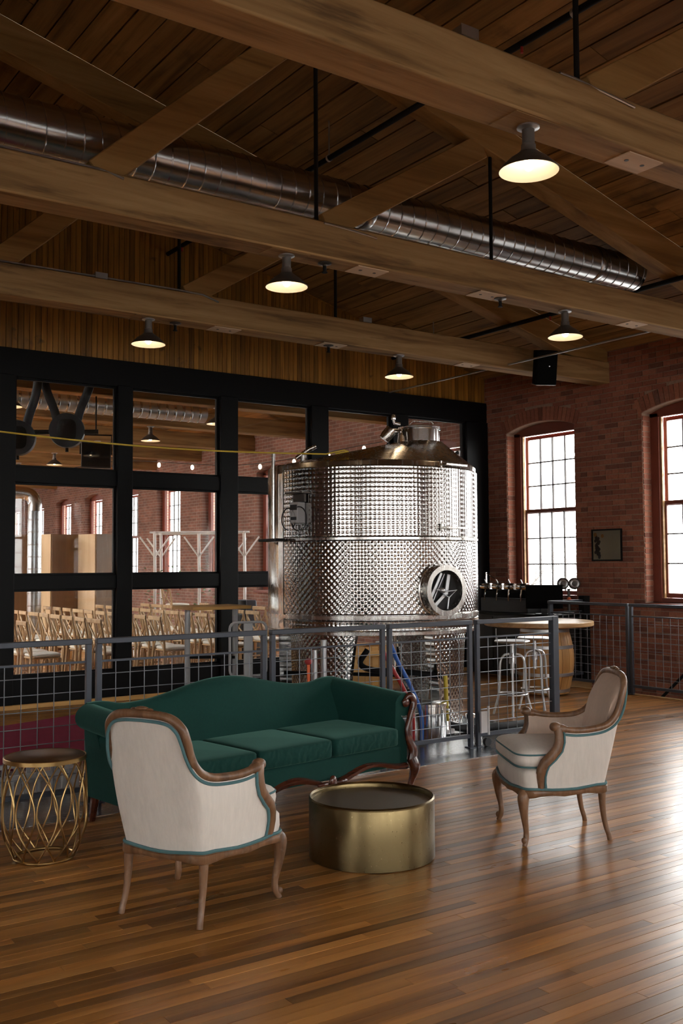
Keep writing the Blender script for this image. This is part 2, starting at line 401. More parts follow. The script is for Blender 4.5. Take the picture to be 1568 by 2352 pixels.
# ------------------------------------------------------------------ floor
OPX, OPY = 9.68, 9.145                                   # stair opening: X > OPX and Y < OPY
fl = MB().box(XL, OPX, YB, YG+.05, -.25, -.012).box(OPX, XW, OPY, YG+.05, -.25, -.012)
floor = kind(ob('floor', fl, M['plank_far']), 'structure'); floor['label'] = 'worn glossy brown strip-board floor'
bx_me = mesh_of('board', UNIT)
def piece(name, me, mat, c, s, parent, rot=None):
    o = bpy.data.objects.new(name, me); COL.objects.link(o); o.parent = parent
    o.location = c; o.scale = s
    if rot: o.rotation_euler = rot
    return o
plank_me = bx_me.copy(); plank_me.materials.append(M['plank'])
PW = .058; planks = []
k = 0; y = 1.0
while y < YG-.01:
    x0 = max(-.5, .27*y-.5); x1 = min(OPX if y < OPY else XW, 1.45*y+.6)
    if 6.05 < y < 10.6: pass
    x = x0 - random.random()*1.2
    while x < x1:
        L = random.uniform(.7, 2.3); a, b = max(x, x0), min(x+L, x1)
        if b-a > .05:
            c = ((a+b)/2, y+PW/2, -.006+random.uniform(-.0006, .0006)); u_, v_, d_ = proj(c)
            area = (b-a)*PW/d_**3 if (-250 < u_ < 1818 and v_ < 2450) else 0
            planks.append((area, c, (b-a-.002, PW-.0021, .012)))
        x += L
    y += PW
planks.sort(key=lambda p: -p[0]); rest = MB()
for i, (a, c, s) in enumerate(planks):
    if i < 300: piece('plank', plank_me, None, c, s, floor)
    else: rest.cbox(c, *s)
kind(ob('plank_field', rest, M['plank'], floor), 'stuff')
# steel plate floor around the tank
pl = kind(ob('steel_floor_plate', MB().box(.6, 6.95, 6.06, 9.7, 0, .004), M['plate']), 'structure'); pl['label'] = 'shiny steel checker plate floor under the tank'
ef = kind(ob('floor', MB().box(XL, XW, YG+.05, YE, -.25, 0), M['plank_far']), 'structure')
nos = kind(ob('trim_1', MB().box(OPX-.03, OPX+.02, 2.0, OPY+.02, -.2, .012).box(OPX-.03, XW, OPY-.03, OPY+.02, -.2, .012), M['oak'], bevel=.004), 'structure')

# ------------------------------------------------------------------ brick walls
ARC_R = (.65**2+WIN_RISE**2)/(2*WIN_RISE); ARC_Z = WIN_SPRING+WIN_RISE-ARC_R
def arc(c, n=10): return [(c-.65+1.3*i/n, ARC_Z+sqrt(ARC_R**2-(-.65+1.3*i/n)**2)) for i in range(n+1)]
def wall_sheet(name, X, sg, y0, y1, zb, zt, wins, mat, dep=.34):
    mb = MB(); cur = y0
    def q(a, b, c, d): mb.add([a, b, c, d], [(0,1,2,3)])
    for c in sorted(w_ for w_ in wins if y0 < w_-.65 and w_+.65 < y1):
        a, b = c-.65, c+.65
        q((X,cur,zb),(X,a,zb),(X,a,zt),(X,cur,zt)); q((X,a,zb),(X,b,zb),(X,b,SILL),(X,a,SILL))
        P = arc(c)
        for (p, r) in zip(P, P[1:]):
            q((X,p[0],p[1]),(X,r[0],r[1]),(X,r[0],zt),(X,p[0],zt)); q((X,p[0],p[1]),(X,r[0],r[1]),(X+sg*dep,r[0],r[1]),(X+sg*dep,p[0],p[1]))
        for yy in (a, b): q((X,yy,SILL),(X+sg*dep,yy,SILL),(X+sg*dep,yy,WIN_SPRING),(X,yy,WIN_SPRING))
        q((X,a,SILL),(X,b,SILL),(X+sg*dep,b,SILL),(X+sg*dep,a,SILL)); cur = b
    q((X,cur,zb),(X,y1,zb),(X,y1,zt),(X,cur,zt))
    return kind(ob(name, mb, mat), 'structure')
ZT = EAVE+.06
wr = wall_sheet('wall_right', XW, 1, 6.2, YG, -3.2, ZT, WIN_Y, M['mortar']); wr['label'] = 'red brick wall with tall arched windows'
wall_sheet('wall_right', XW, 1, YB, 6.2, -3.2, ZT, WIN_Y, M['brick_far'])
wall_sheet('wall_right', XW, 1, YG, YE, -.2, ZT, WIN_Y, M['brick_far'])
wall_sheet('wall_left', XL, -1, YB, YG, -.2, ZT, [v for v in WIN_Y if v < 5], M['brick_far'])  # unseen left windows added so daylight reaches in from that side
wall_sheet('wall_left', XL, -1, YG, YE, -.2, ZT, WIN_Y, M['brick_far'])  # out-of-view windows added to brighten the event room
def gable(name, Y, mat):
    return kind(ob(name, MB().add([(XL,Y,-.2),(XW,Y,-.2),(XW,Y,ZT),(RIDGE,Y,roofz(RIDGE)+.1),(XL,Y,ZT)], [(0,1,2,3,4)]), mat), 'structure')
wb = wall_sheet('wall_back', 0, 1, XL-RIDGE, XW-RIDGE, -.2, ZT, [x-RIDGE for x in REAR_X], M['brick_end'])
wb.location = (RIDGE, YB, 0); wb.rotation_euler = (0, 0, -pi/2)
kind(ob('wall_back', MB().add([(XL,YB,ZT),(XW,YB,ZT),(RIDGE,YB,roofz(RIDGE)+.1)], [(0,1,2)]), M['brick_end']), 'structure')
we = wall_sheet('wall_end', 0, 1, RIDGE-XW, RIDGE-XL, -.2, ZT, [RIDGE-x for x in REAR_X], M['brick_end'])  # end wall windows added out of sight, for event-room daylight
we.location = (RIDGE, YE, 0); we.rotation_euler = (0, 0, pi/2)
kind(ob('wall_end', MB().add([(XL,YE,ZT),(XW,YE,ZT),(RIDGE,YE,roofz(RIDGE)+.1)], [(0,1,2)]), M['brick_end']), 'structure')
# the single bricks of the wall in view
brick_me = bx_me.copy(); brick_me.materials.append(M['brick'])
ROW = .0675; bricks = []
def blocked(z):
    """free Y spans of a course at height z"""
    spans = [(6.22, YG-.02)]
    for c in WIN_Y:
        if SILL-.02 < z < WIN_SPRING: hw = .65
        elif WIN_SPRING <= z < ARC_Z+ARC_R+.21:
            ro = ARC_R+.21; q_ = ro**2-(z-ARC_Z)**2; hw = min(.72, sqrt(q_)) if q_ > 0 else 0
        else: hw = 0
        if hw:
            n_ = []
            for a, b in spans:
                if c+hw <= a or c-hw >= b: n_.append((a, b)); continue
                if a < c-hw: n_.append((a, c-hw))
                if b > c+hw: n_.append((c+hw, b))
            spans = n_
    return spans
r_i = 0; z = -.60
while z < ZT-.02:
    for a, b in blocked(z+ROW/2):
        y = a - (.106 if r_i % 2 else 0) - (a*7 % .05)
        while y < b:
            L = .212 if r_i % 7 else .106
            p, q2 = max(a, y), min(b, y+L)
            if q2-p > .03:
                c = (XW+.012-random.uniform(0, .004), (p+q2)/2, z+ROW/2+random.uniform(-.0015, .0015))
                u_, v_, d_ = proj(c)
                bricks.append((d_ + (0 if (u_ < 1600 and z > 0) else 100), c, (.036, q2-p-.010, ROW-.0105)))
            y += L
    z += ROW; r_i += 1
bricks.sort(); rest = MB()
for i, (d_, c, s) in enumerate(bricks):
    if i < 300: piece('brick', brick_me, None, c, s, wr)
    else: rest.cbox(c, *s)
kind(ob('brick_field', rest, M['brick'], wr), 'stuff')
for c in (10.0, 10.0-WIN_SP):
    n_ = 20; amax = math.asin(.70/ARC_R)
    for i in range(n_):                                   # arch bricks on end
        a = -amax + 2*amax*(i+.5)/n_; rm = ARC_R+.10
        piece('arch_brick', brick_me, None, (XW+.010, c+rm*sin(a), ARC_Z+rm*cos(a)), (.044, 2*amax*rm/n_-.012, .19), wr, (-a, 0, 0))
    rest = MB(); z = SILL+.01; i = 0
    while z < WIN_SPRING-.03:                             # bricks turning into the window reveal
        for sg in (1, -1):
            piece('jamb_brick', brick_me, None, (XW+.079, c+sg*(.65+.002), z+ROW/2), (.142 if i % 2 else .15, .02, ROW-.011), wr)
        z += ROW; i += 1

# ------------------------------------------------------------------ windows
def sash_window(n, c, X, sg, full):
    root = thing('window_%d' % n, 'tall red-brown painted sash window in arched brick opening', None, (X, c, 0), 0 if sg > 0 else pi, kind='structure')
    # local: +X outwards, Y across
    def P(nm, mb, mat, par=root, **kw): return ob(nm, mb, mat, par, **kw)
    A = arc(0); fr = MB()
    out = [(-.65, SILL)] + A + [(.65, SILL)]
    inn = [(-.52, SILL+.06), (-.52, 3.40), (.52, 3.40), (.52, SILL+.06)]
    for s in (-1, 1): fr.box(.15, .21, s*.585-.065, s*.585+.065, SILL, WIN_SPRING)
    fr.prism([(a, b) for a, b in A] + [(.65, 3.40), (-.65, 3.40)], .15, .21, 'X')
    fr.box(.15, .21, -.52, .52, SILL, SILL+.06)
    P('casing', fr, M['paint'], bevel=.004 if full else 0)
    P('sill', MB().box(-.05, .2, -.70, .70, SILL-.055, SILL), M['paint'], bevel=.006 if full else 0)
    if full:
        for s in (-1, 1): P('parting_bead', MB().box(.175, .215, s*.505-.012, s*.505+.012, SILL+.06, 3.40), M['oak'])
    for (z0, z1, xo, nm) in ((2.275, 3.40, .25, 'upper_sash'), (SILL+.06, 2.335, .215, 'lower_sash')):
        sm = MB(); t = .05
        sm.box(xo, xo+.035, -.52, -.52+t, z0, z1).box(xo, xo+.035, .52-t, .52, z0, z1).box(xo, xo+.035, -.52+t, .52-t, z0, z0+t+.01).box(xo, xo+.035, -.52+t, .52-t, z1-t, z1)
        sa = P(nm, sm, M['paint'], bevel=.003 if full else 0)
        W, H, b0 = 1.04-2*t, z1-z0-2*t-.01, z0+t+.01
        if full:
            for k in range(1, 4): P('muntin', MB().box(xo+.005, xo+.03, -W/2+W*k/4-.008, -W/2+W*k/4+.008, b0, b0+H), M['muntin'], sa)
            for k in range(1, 3): P('muntin', MB().box(xo+.005, xo+.03, -W/2, W/2, b0+H*k/3-.008, b0+H*k/3+.008), M['muntin'], sa)
            for i in range(4):
                for j in range(3): P('pane', MB().box(xo+.016, xo+.019, -W/2+W*i/4+.008, -W/2+W*(i+1)/4-.008, b0+H*j/3+.008, b0+H*(j+1)/3-.008), M['glass'], sa)
        else:
            mm = MB()
            for k in range(1, 4): mm.box(xo+.005, xo+.03, -W/2+W*k/4-.008, -W/2+W*k/4+.008, b0, b0+H)
            for k in range(1, 3): mm.box(xo+.005, xo+.03, -W/2, W/2, b0+H*k/3-.008, b0+H*k/3+.008)
            P('muntin_grid', mm, M['muntin'], sa)
            P('pane', MB().box(xo+.016, xo+.019, -W/2, W/2, b0, b0+H), M['glass'], sa)
    return root
wn = 1
for y in WIN_Y:
    if y+.65 < YE and y-.65 > YB:
        wn += 1; sash_window(wn, y, XW, 1, y in (WIN_Y[6], WIN_Y[5]))
    if y+.65 < YE and y-.65 > YB and (y > 11 or y < 5): wn += 1; sash_window(wn, y, XL, -1, False)  # sashes for the added left-wall windows, never in view
for x in REAR_X:
    wn += 1; o_ = sash_window(wn, YB, x, 1, False); o_.rotation_euler = (0, 0, -pi/2)  # added rear windows, unseen, for daylight from behind the camera
    wn += 1; o_ = sash_window(wn, YE, x, 1, False); o_.rotation_euler = (0, 0, pi/2)

# ------------------------------------------------------------------ glazed partition
part = thing('window_1', 'black steel framed glass partition wall', None, (0, 0, 0), kind='structure')
PANES = [(3.36,4.54),(4.73,5.89),(6.137,7.24),(7.512,8.604),(8.877,9.973)]
while PANES[0][0] > XL+1.6: PANES.insert(0, (PANES[0][0]-1.378, PANES[0][0]-.2))
ROWS = [(.348,1.295),(1.452,2.476),(2.65,3.645)]
Y0, Y1 = YG-.06, YG+.06
ob('header', MB().box(XL, XW, Y0, Y1, 3.645, 3.96), M['black'], part, bevel=.006)
ob('base_panel', MB().box(XL, XW, Y0, Y1, .05, .348), M['black'], part, bevel=.006)
ed = [XL] + [v for p in PANES for v in p] + [XW]
for i in range(0, len(ed), 2): ob('mullion', MB().box(ed[i], ed[i+1], Y0-.02, Y1+.02, .05, 3.66), M['black'], part, bevel=.006)
for (a, b) in PANES:
    for (z0, z1) in ((1.295,1.452),(2.476,2.65)): ob('transom', MB().box(a, b, Y0, Y1, z0, z1), M['black'], part, bevel=.004)
    for (z0, z1) in ROWS:
        t = .022
        ob('glazing_bead', MB().box(a, a+t, YG-.02, YG+.02, z0, z1).box(b-t, b, YG-.02, YG+.02, z0, z1).box(a+t, b-t, YG-.02, YG+.02, z0, z0+t).box(a+t, b-t, YG-.02, YG+.02, z1-t, z1), M['black'], part)
        ob('pane', MB().box(a+t, b-t, YG-.004, YG+.004, z0+t, z1-t), M['glass_part'], part)
tr = kind(ob('baseboard_partition', MB().box(XL, XW-.02, YG-.10, YG-.02, 0, .05), M['ply'], bevel=.004), 'structure')
kind(ob('wall_partition', MB().box(XL, XW, YG-.02, YG+.06, 0, .05).add(
    [(XL,YG+.03,3.96),(XW,YG+.03,3.96),(XW,YG+.03,ZT),(RIDGE,YG+.03,roofz(RIDGE)+.05),(XL,YG+.03,ZT)], [(0,1,2,3,4)]), M['dark']), 'structure')
gw = kind(ob('wall_gable', MB().add([(XL,YG,3.96),(XW,YG,3.96),(XW,YG,ZT),(RIDGE,YG,roofz(RIDGE)+.05),(XL,YG,ZT)], [(0,1,2,3,4)]), M['bead']), 'structure')
gw['label'] = 'amber bead-board gable above the glass partition'
bead_me = bx_me.copy(); bead_me.materials.append(M['bead'])
x = XW-.034
while x > 1.6:
    h = roofz(x)-3.96-.01
    piece('bead_strip', bead_me, None, (x, YG-.006, 3.96+h/2), (.060, .016, h), gw); x -= .0655

# ------------------------------------------------------------------ roof
kind(ob('added_skylight', MB().add([(-1.2,13,roofz(-1.2)+.06),(-4.6,13,roofz(-4.6)+.06),(-4.6,30,roofz(-4.6)+.06),(-1.2,30,roofz(-1.2)+.06)], [(0,1,2,3)]), M['glass']), 'structure')  # added roof opening, unseen, bringing more daylight into the event room
kind(ob('ceiling', MB().add([(XW+.4,YB,roofz(XW)-.1+.045),(XW+.4,YE,roofz(XW)-.1+.045),(RIDGE,YE,roofz(RIDGE)+.045),(RIDGE,YB,roofz(RIDGE)+.045),(XL-.4,YE,EAVE-.1+.045),(XL-.4,YB,EAVE-.1+.045)],
     [(0,1,2,3)]).add([v_ for v_ in [(x_, y_, roofz(x_)+.045 if x_ > XL else EAVE-.06) for x_ in (RIDGE, -1.2, -4.6, XL-.4) for y_ in (YB, 13.0, 30.0, YE)]],
     [(4*a+b, 4*a+b+1, 4*a+b+5, 4*a+b+4) for a in range(3) for b in range(3) if not (a == 1 and b == 1)]), M['roof']), 'structure')
ceil = bpy.data.objects['ceiling']; ceil['label'] = 'sloping plank ceiling of dark amber boards'
roof_me = bx_me.copy(); roof_me.materials.append(M['roof'])
ra = math.atan(SLOPE); BW = .222; s = .0
while True:
    x = XW - (s+BW/2)*cos(ra)
    if x < 1.2: break
    y = 1.4 - random.random()*2.0
    while y < YG-.02:
        L = random.choice((2.4, 3.6, 4.8)) if y > 0 else 3.0
        a, b = y, min(y+L, YG-.01)
        if b > 1.5: piece('roof_board', roof_me, None, (x, (a+b)/2, roofz(x)+.018+random.uniform(-.004, .005)), (BW-.013, b-a-.006, .03), ceil, (0, ra, 0))
        y += L
    s += BW
s = 0; rest = MB()                                            # boards over the room behind the glass
while True:
    x = XW - (s+BW/2)*cos(ra)
    if x < 1.2: break
    rest.cbox((x, (YG+YE)/2, roofz(x)+.018), BW-.007, YE-YG-.1, .03, Matrix.Rotation(ra, 3, 'Y')); s += BW
kind(ob('far_roof_boards', rest, M['roof'], ceil), 'stuff')

# ------------------------------------------------------------------ roof trusses
TB0, TB1, TD = 3.91, 4.19, .25
def truss(Y, full=True):
    root = thing('roof_truss', 'rough timber roof truss with tie beam and iron rods', None, (0, Y, 0), kind='structure')
    ob('tie_beam', MB().box(XL, XW+.05, 0, TD, TB0, TB1), M['beam'], root, bevel=.012)
    ym = TD/2; rh = .30
    for sx in (1, -1):
        ex = XW if sx > 0 else XL
        a = Vector((ex, ym, EAVE-rh/2-.005)); b = Vector((RIDGE, ym, roofz(RIDGE)-rh/2-.005))
        ob('rafter', MB().beam(a, b, .2, rh), M['strut'], root, bevel=.008)
    if full:
        nd = [RIDGE+1.85*k for k in range(0, 5)]
        for k in (1, 2):
            x0, x1 = nd[k]+.06, nd[k+1]-.15; 
            ob('strut', MB().beam((x0, ym, TB1-.02), (x1, ym, roofz(x1)-rh), .18, .21), M['strut'], root, bevel=.008)
        for k in (2, 3):
            ob('tie_rod', MB().tube([(nd[k], ym-.02, TB1-.02), (nd[k], ym-.02, roofz(nd[k])-rh+.02)], .017, 8), M['iron'], root, smooth=True)
        for px_, w_ in ((4.75, .30), (6.05, .30), (8.0, .26)):
            pt = ob('wood_patch', MB().box(px_-w_/2, px_+w_/2, .03, TD-.03, TB0-.006, TB0+.01), M['patch'], root)
            for dx in (-.07, .07): ob('bolt_hole', MB().lathe([(.014, TB0-.008), (.014, TB0-.004)], 8, (px_+dx, .12, 0), capb=True), M['dark'], pt)
    return root
TY = [3.65, 6.30, 8.72]
for Y in TY: truss(Y)
for Y in (1.25, -1.2): truss(Y, False)
EY = [13.2+2.4*k for k in range(12)]
for Y in EY: truss(Y, False)

# ------------------------------------------------------------------ stairwell
st = thing('staircase', 'dark staircase going down beside the brick wall', 'staircase', (10.03, 0, 0), kind='structure')
for k in range(12):
    ob('tread', MB().box(-.33, .35, 5.6+.28*k, 5.9+.28*k, -.18*(k+1)-.04, -.18*(k+1)), M['dark'], st)
kind(ob('stairwell_floor', MB().box(OPX, XW, 2, OPY+.2, -3.3, -3.2).box(OPX-.05, OPX-.03, 2, OPY, -3.2, -.26).box(OPX, XW, OPY+.03, OPY+.06, -3.2, -.26), M['dark']), 'structure')
hr = tag(ob('stair_handrail', MB().tube([(9.9, 5.4, 2.05), (9.9, 7.3, .27), (9.9, 9.0, -1.3)], .018, 8), M['iron'], smooth=True), 'black handrail sloping down the stairwell by the brick wall', 'handrail')
# ------------------------------------------------------------------ lamps under the tie beams
def make_lamp():
    t = thing('ceiling_lamp', 'lamp', 'lamp')
    ob('canopy', MB().lathe([(.0,0),(.062,0),(.062,-.012),(.035,-.022)], 20, capb=False), M['alu'], t, smooth=True)
    ob('neck', MB().lathe([(.034,-.015),(.034,-.10),(.040,-.105),(.040,-.13),(.052,-.15)], 20), M['neck'], t, smooth=True)
    ob('shade', MB().lathe([(.05,-.145),(.075,-.165),(.105,-.185),(.135,-.215),(.158,-.24),(.162,-.247),(.160,-.25)], 36), M['shade_out'], t, smooth=True)
    ob('shade_lining', MB().lathe([(.0,-.152),(.045,-.152),(.072,-.17),(.101,-.19),(.131,-.219),(.154,-.243),(.160,-.25)], 36), M['shade_in'], t, smooth=True)
    ob('bulb', MB().superell((0,0,-.205), .032, .032, .042, 1, 1, 14, 10), M['bulb'], t, smooth=True)
    return t
lamp0 = make_lamp(); first = True
LAMPS = [(3.88, TY[0], 'brightly lit dome lamp on the third tie beam out from the bead-board gable'),
         (3.99, TY[1], 'lit dome lamp on the middle tie beam, beside the pale bolted wood patch'),
         (7.05, TY[1], 'lit dome lamp on the middle tie beam, below the end of the duct'),
         (3.94, TY[2], 'lit dome lamp on the tie beam just before the bead-board gable, over the glass panes'),
         (6.98, TY[2], 'lit dome lamp on the last tie beam, straight above the steel tank')]
for (x, Y, lab) in LAMPS:
    if first: lamp0.location = (x, Y+TD/2, TB0); lamp0['label'] = lab; o = lamp0; first = False
    else: o = dup(lamp0, (x, Y+TD/2, TB0), 0, lab)
    o['group'] = 'dome lamps in the lounge'
for Y in (TY[0],):
    for x in (.9, 3.97, 7.05):
        if Y == TY[0] and x == 3.97: continue
        dup(lamp0, (x, Y+TD/2, TB0), 0, 'dome lamp on the third tie beam out from the gable, %s' % ('toward the ridge side' if x < 2 else 'toward the arched windows'))['group'] = 'dome lamps in the lounge'
for Y in EY[:7]:
    for x in (3.97, 7.05):
        dup(lamp0, (x, Y+TD/2, TB0), 0, 'dome lamp on the %s beam behind the glass, %s' % (('first', 'second', 'third', 'fourth', 'fifth', 'sixth', 'seventh')[EY.index(Y)], 'over the chair rows' if x < 5 else 'toward the arched windows'))['group'] = 'dome lamps in the event room'
def plate(x, Y, lab):
    t = thing('fire_sprinkler', lab, 'sprinkler', (x, Y+TD/2, TB0), group='sprinkler heads under the beams')
    ob('escutcheon', MB().lathe([(0,-.001),(.055,-.004),(.055,-.012),(.02,-.02),(.016,-.03)], 16), M['shade_out'], t, smooth=True)
    ob('sprinkler_body', MB().lathe([(.014,-.025),(.014,-.07),(.022,-.075),(.022,-.082),(0,-.083)], 10), M['iron'], t, smooth=True)
plate(4.34, TY[1], 'small sprinkler head beside the middle-beam lamp with bolted patches')
plate(6.22, TY[1], 'small sprinkler head on the middle beam where the rafter passes below')
plate(4.22, TY[2], 'small sprinkler head on the last beam above the black window header')
plate(6.02, TY[2], 'small sprinkler head on the last beam between its two lamps')
for (x, Y, w_) in ((3.86, TY[0], .34), (3.97, TY[1], .34), (3.92, TY[2], .3)):
    for ch in [bpy.data.objects[n] for n in bpy.data.objects.keys() if n.startswith('roof_truss')]:
        if abs(ch.location.y-Y) < .01: ob('wood_patch', MB().box(x-w_/2, x+w_/2, .02, TD-.02, TB0-.004, TB0+.01), M['beam'], ch)

# ------------------------------------------------------------------ duct, pipes, conduit, speaker
DY, DZ, DRR = 6.86, 4.615, .18
t = thing('spiral_duct', 'round spiral metal air duct lying along the middle tie beam', 'duct', (0, DY, DZ))
ob('duct_tube', MB().lathe([(DRR, -6.0), (DRR, 8.56)], 40, axis='X'), M['duct'], t, smooth=True)
hp = []; L_ = 14.5; n_ = int(L_/.135*16)
for i in range(n_+1):
    a = 2*pi*i/16; hp.append((-5.95+.135*i/16, (DRR+.001)*cos(a), (DRR+.001)*sin(a)))
ob('spiral_seam', MB().tube(hp, .0065, 5), M['duct'], t, smooth=True)
ob('end_cap', MB().lathe([(0, 8.545), (DRR+.006, 8.545), (DRR+.006, 8.58), (DRR-.01, 8.585), (0, 8.585)], 40, axis='X'), M['duct'], t, smooth=True)
for x in (1.0, 5.0, 7.9): ob('joint_collar', MB().lathe([(DRR+.004, x), (DRR+.008, x+.005), (DRR+.008, x+.075), (DRR+.004, x+.08)], 40, axis='X'), M['duct'], t, smooth=True)
def run(name, lab, cat, path, r, mat, **kw): return tag(ob(name, MB().tube(path, r, kw.pop('n', 8)), M[mat], smooth=True), lab, cat, **kw)
for (x, z, lab) in ((5.19, 5.34, 'black sprinkler pipe crossing high between the rafters'), (8.64, 4.45, 'black sprinkler pipe running low under the eaves past the duct end')):
    t = thing('sprinkler_pipe', lab, 'pipe', (x, 0, z))
    ob('pipe', MB().tube([(0, 1.0, 0), (0, YG-.03, 0)], .026, 10), M['iron'], t, smooth=True)
    for y in (4.6, 7.6, 10.2):
        ob('pipe_hanger', MB().lathe([(.030,-.012),(.033,-.012),(.033,.012),(.030,.012)], 14, (0, y, 0), 'Y').tube([(0, y, .03), (0, y, roofz(x)-z)], .006, 6), M['alu'], t, smooth=True)
        ob('sprinkler', MB().tube([(0, y+.5, -.02), (0, y+.5, -.07)], .011, 8), M['red'], t, smooth=True)
t = thing('conduit', 'thin silver conduit passing through the last beam beside the speaker', 'conduit', (8.56, 0, 3.955))
ob('conduit_run', MB().tube([(0, TY[1]+TD, 0), (0, TY[2]+.01, 0)], .011, 8), M['alu'], t, smooth=True)
ob('conduit_run', MB().tube([(0, TY[2]+TD-.01, 0), (0, YG-.02, 0)], .011, 8), M['alu'], t, smooth=True)
run('conduit', 'thin grey conduit lying on top of the middle tie beam', 'conduit', [(-1, TY[1]+.02, TB1+.01), (2.45, TY[1]+.02, TB1+.01), (2.62, TY[1]-.006, TB1-.03)], .009, 'alu')
run('conduit', 'thin grey conduit lying on top of the last tie beam', 'conduit', [(-1, TY[2]+.02, TB1+.01), (4.2, TY[2]+.02, TB1+.015), (4.45, TY[2]-.004, TB1-.0), (4.62, TY[2]-.01, TB1-.05)], .009, 'alu')
run('conduit', 'short silver conduit bending over the third tie beam out from the gable', 'conduit', [(4.02, TY[0]+.02, TB1+.012), (4.15, TY[0]+.02, TB1+.012), (4.45, TY[0]-.01, TB1-.03), (4.6, TY[0]-.01, TB1-.04)], .008, 'alu')
run('conduit', 'short silver conduit bending over the middle tie beam beside an iron rod', 'conduit', [(4.25, TY[1]-.008, TB1-.02), (4.5, TY[1]-.01, TB1-.03), (4.75, TY[1]-.01, TB1-.05)], .008, 'alu')
for (x, Y, lab) in ((3.42, TY[2], 'small grey junction box on the last beam before the gable'), (6.45, TY[2], 'small grey junction box on top of the last beam near the tank'), (3.35, TY[0], 'small grey junction box on top of the third beam out from the gable')):
    t = thing('junction_box', lab, 'box', (x, Y+.04, TB1))
    ob('box_body', MB().box(-.055, .055, -.04, .04, 0, .05), M['alu'], t, bevel=.004); ob('box_cover', MB().box(-.058, .058, -.044, -.04, -.002, .052), M['alu'], t)
# loudspeaker
sp_ = thing('loudspeaker', 'black loudspeaker box tilted down from the last beam by the brick wall', 'speaker', (8.96, 8.52, 3.93), radians(-14))
sp_.rotation_euler = (radians(14), 0, radians(-30))
ob('cabinet', MB().prism([(-.13,-.13),(.13,-.13),(.10,.13),(-.10,.13)], -.205, .205, 'Z'), M['speaker'], sp_, bevel=.01)
ob('grille', MB().box(-.118, .118, -.137, -.131, -.19, .19), M['speaker'], sp_, bevel=.004)
ob('badge', MB().lathe([(0,-.1385),(.008,-.1385)], 10, (.03, 0, .02), 'Y'), M['alu'], sp_)
ob('bracket', MB().beam((0, .13, .05), (0, .24, .12), .04, .03), M['iron'], sp_)
ob('base_trim', MB().box(-.12, .12, -.128, .1, -.210, -.205), M['alu'], sp_)

# ------------------------------------------------------------------ wine tank
TC = (6.22, 8.36)
tank = thing('wine_tank', 'large quilted stainless steel wine tank on wide legs', 'tank', (TC[0], TC[1], .004), -atan2(*TC))
TR = 1.072
def cylarc(a0, a1, z0, z1, R, n):       # a=0 towards the camera side, positive to its right
    return [[(R*sin(radians(a0+(a1-a0)*i/n)), -R*cos(radians(a0+(a1-a0)*i/n)), z) for i in range(n+1)] for z in (z0, z1)]
ob('shell', MB().lathe([(TR,.885),(TR,2.515),(TR-.012,2.53)], 96), M['steel'], tank, smooth=True)
def jacket(nm, z0, z1, mat, a0=-52, a1=120):
    mb = MB(); R = TR+.012
    mb.grid(cylarc(a0, a1, z0, z1, R, 72)); mb.grid(cylarc(a0, a1, z0-.012, z0, TR+.001, 72)[:1] + cylarc(a0, a1, z0, z1, R, 72)[:1]); mb.grid(cylarc(a0, a1, z0, z1, R, 72)[1:] + cylarc(a0, a1, z1, z1+.012, TR+.001, 72)[1:])
    for a in (a0, a1): mb.grid([[(TR*sin(radians(a)), -TR*cos(radians(a)), z), (R*sin(radians(a)), -R*cos(radians(a)), z)] for z in (z0, z1)])
    return ob(nm, mb, M[mat], tank, smooth=True)
jacket('upper_jacket', 1.815, 2.465, 'tankgrid'); jacket('lower_jacket', 1.085, 1.765, 'tankdia'); jacket('foot_jacket', .935, 1.015, 'tankgrid')
for (z0, z1) in ((1.775, 1.805), (1.03, 1.07), (.885, .92)):
    ob('hoop', MB().lathe([(TR,z0),(TR+.016,z0+.004),(TR+.016,z1-.004),(TR,z1)], 96), M['steel'], tank, smooth=True)
NX, NY = .50, -.06
rows = []
for k in range(13):
    f = k/12; row = []
    for i in range(72):
        a = 2*pi*i/72; row.append(((1-f)*(TR-.012)*cos(a)+f*(NX+.23*cos(a)), (1-f)*(TR-.012)*sin(a)+f*(NY+.23*sin(a)), 2.53+.27*f))
    rows.append(row)
ob('cone_top', MB().grid(rows, True), M['steel'], tank, smooth=True)
ob('neck', MB().lathe([(.206,2.70),(.206,2.925),(.222,2.93),(.222,2.942),(.20,2.946)], 48, (NX,NY,0)), M['chrome'], tank, smooth=True)
lid = ob('lid', MB().lathe([(.222,2.946),(.222,2.955),(.15,2.97),(0,2.978)], 48, (NX,NY,0)), M['chrome'], tank, smooth=True)
ob('lid_clamp', MB().tube([(NX-.20,NY-.08,2.98),(NX-.26,NY-.09,2.99),(NX-.27,NY-.09,3.04)], .016, 10).lathe([(0,3.03),(.022,3.03),(.026,3.05),(.02,3.08),(.0,3.085)], 12, (NX-.27,NY-.09,0)), M['chrome'], lid, smooth=True)
ob('lid_handle', MB().tube([(NX-.1,NY-.05,2.985),(NX-.07,NY-.05,3.015),(NX+.12,NY-.05,3.01),(NX+.14,NY-.05,2.985)], .007, 8), M['steel'], lid, smooth=True)
v = ob('vent_valve', MB().tube([(NX-.2,NY-.1,2.90),(NX-.30,NY-.13,2.90)], .03, 14).tube([(NX-.29,NY-.13,2.92),(NX-.34,NY-.14,2.86),(NX-.37,NY-.14,2.82)], [.06,.062,.052], 16), M['steel'], tank, smooth=True)
ob('neck_strut', MB().tube([(NX-.21,NY-.16,2.90),(NX-.23,NY-.2,2.72)], .012, 8).tube([(NX-.12,NY-.23,2.72),(NX-.16,NY-.3,2.68)], .011, 8), M['steel'], tank, smooth=True)
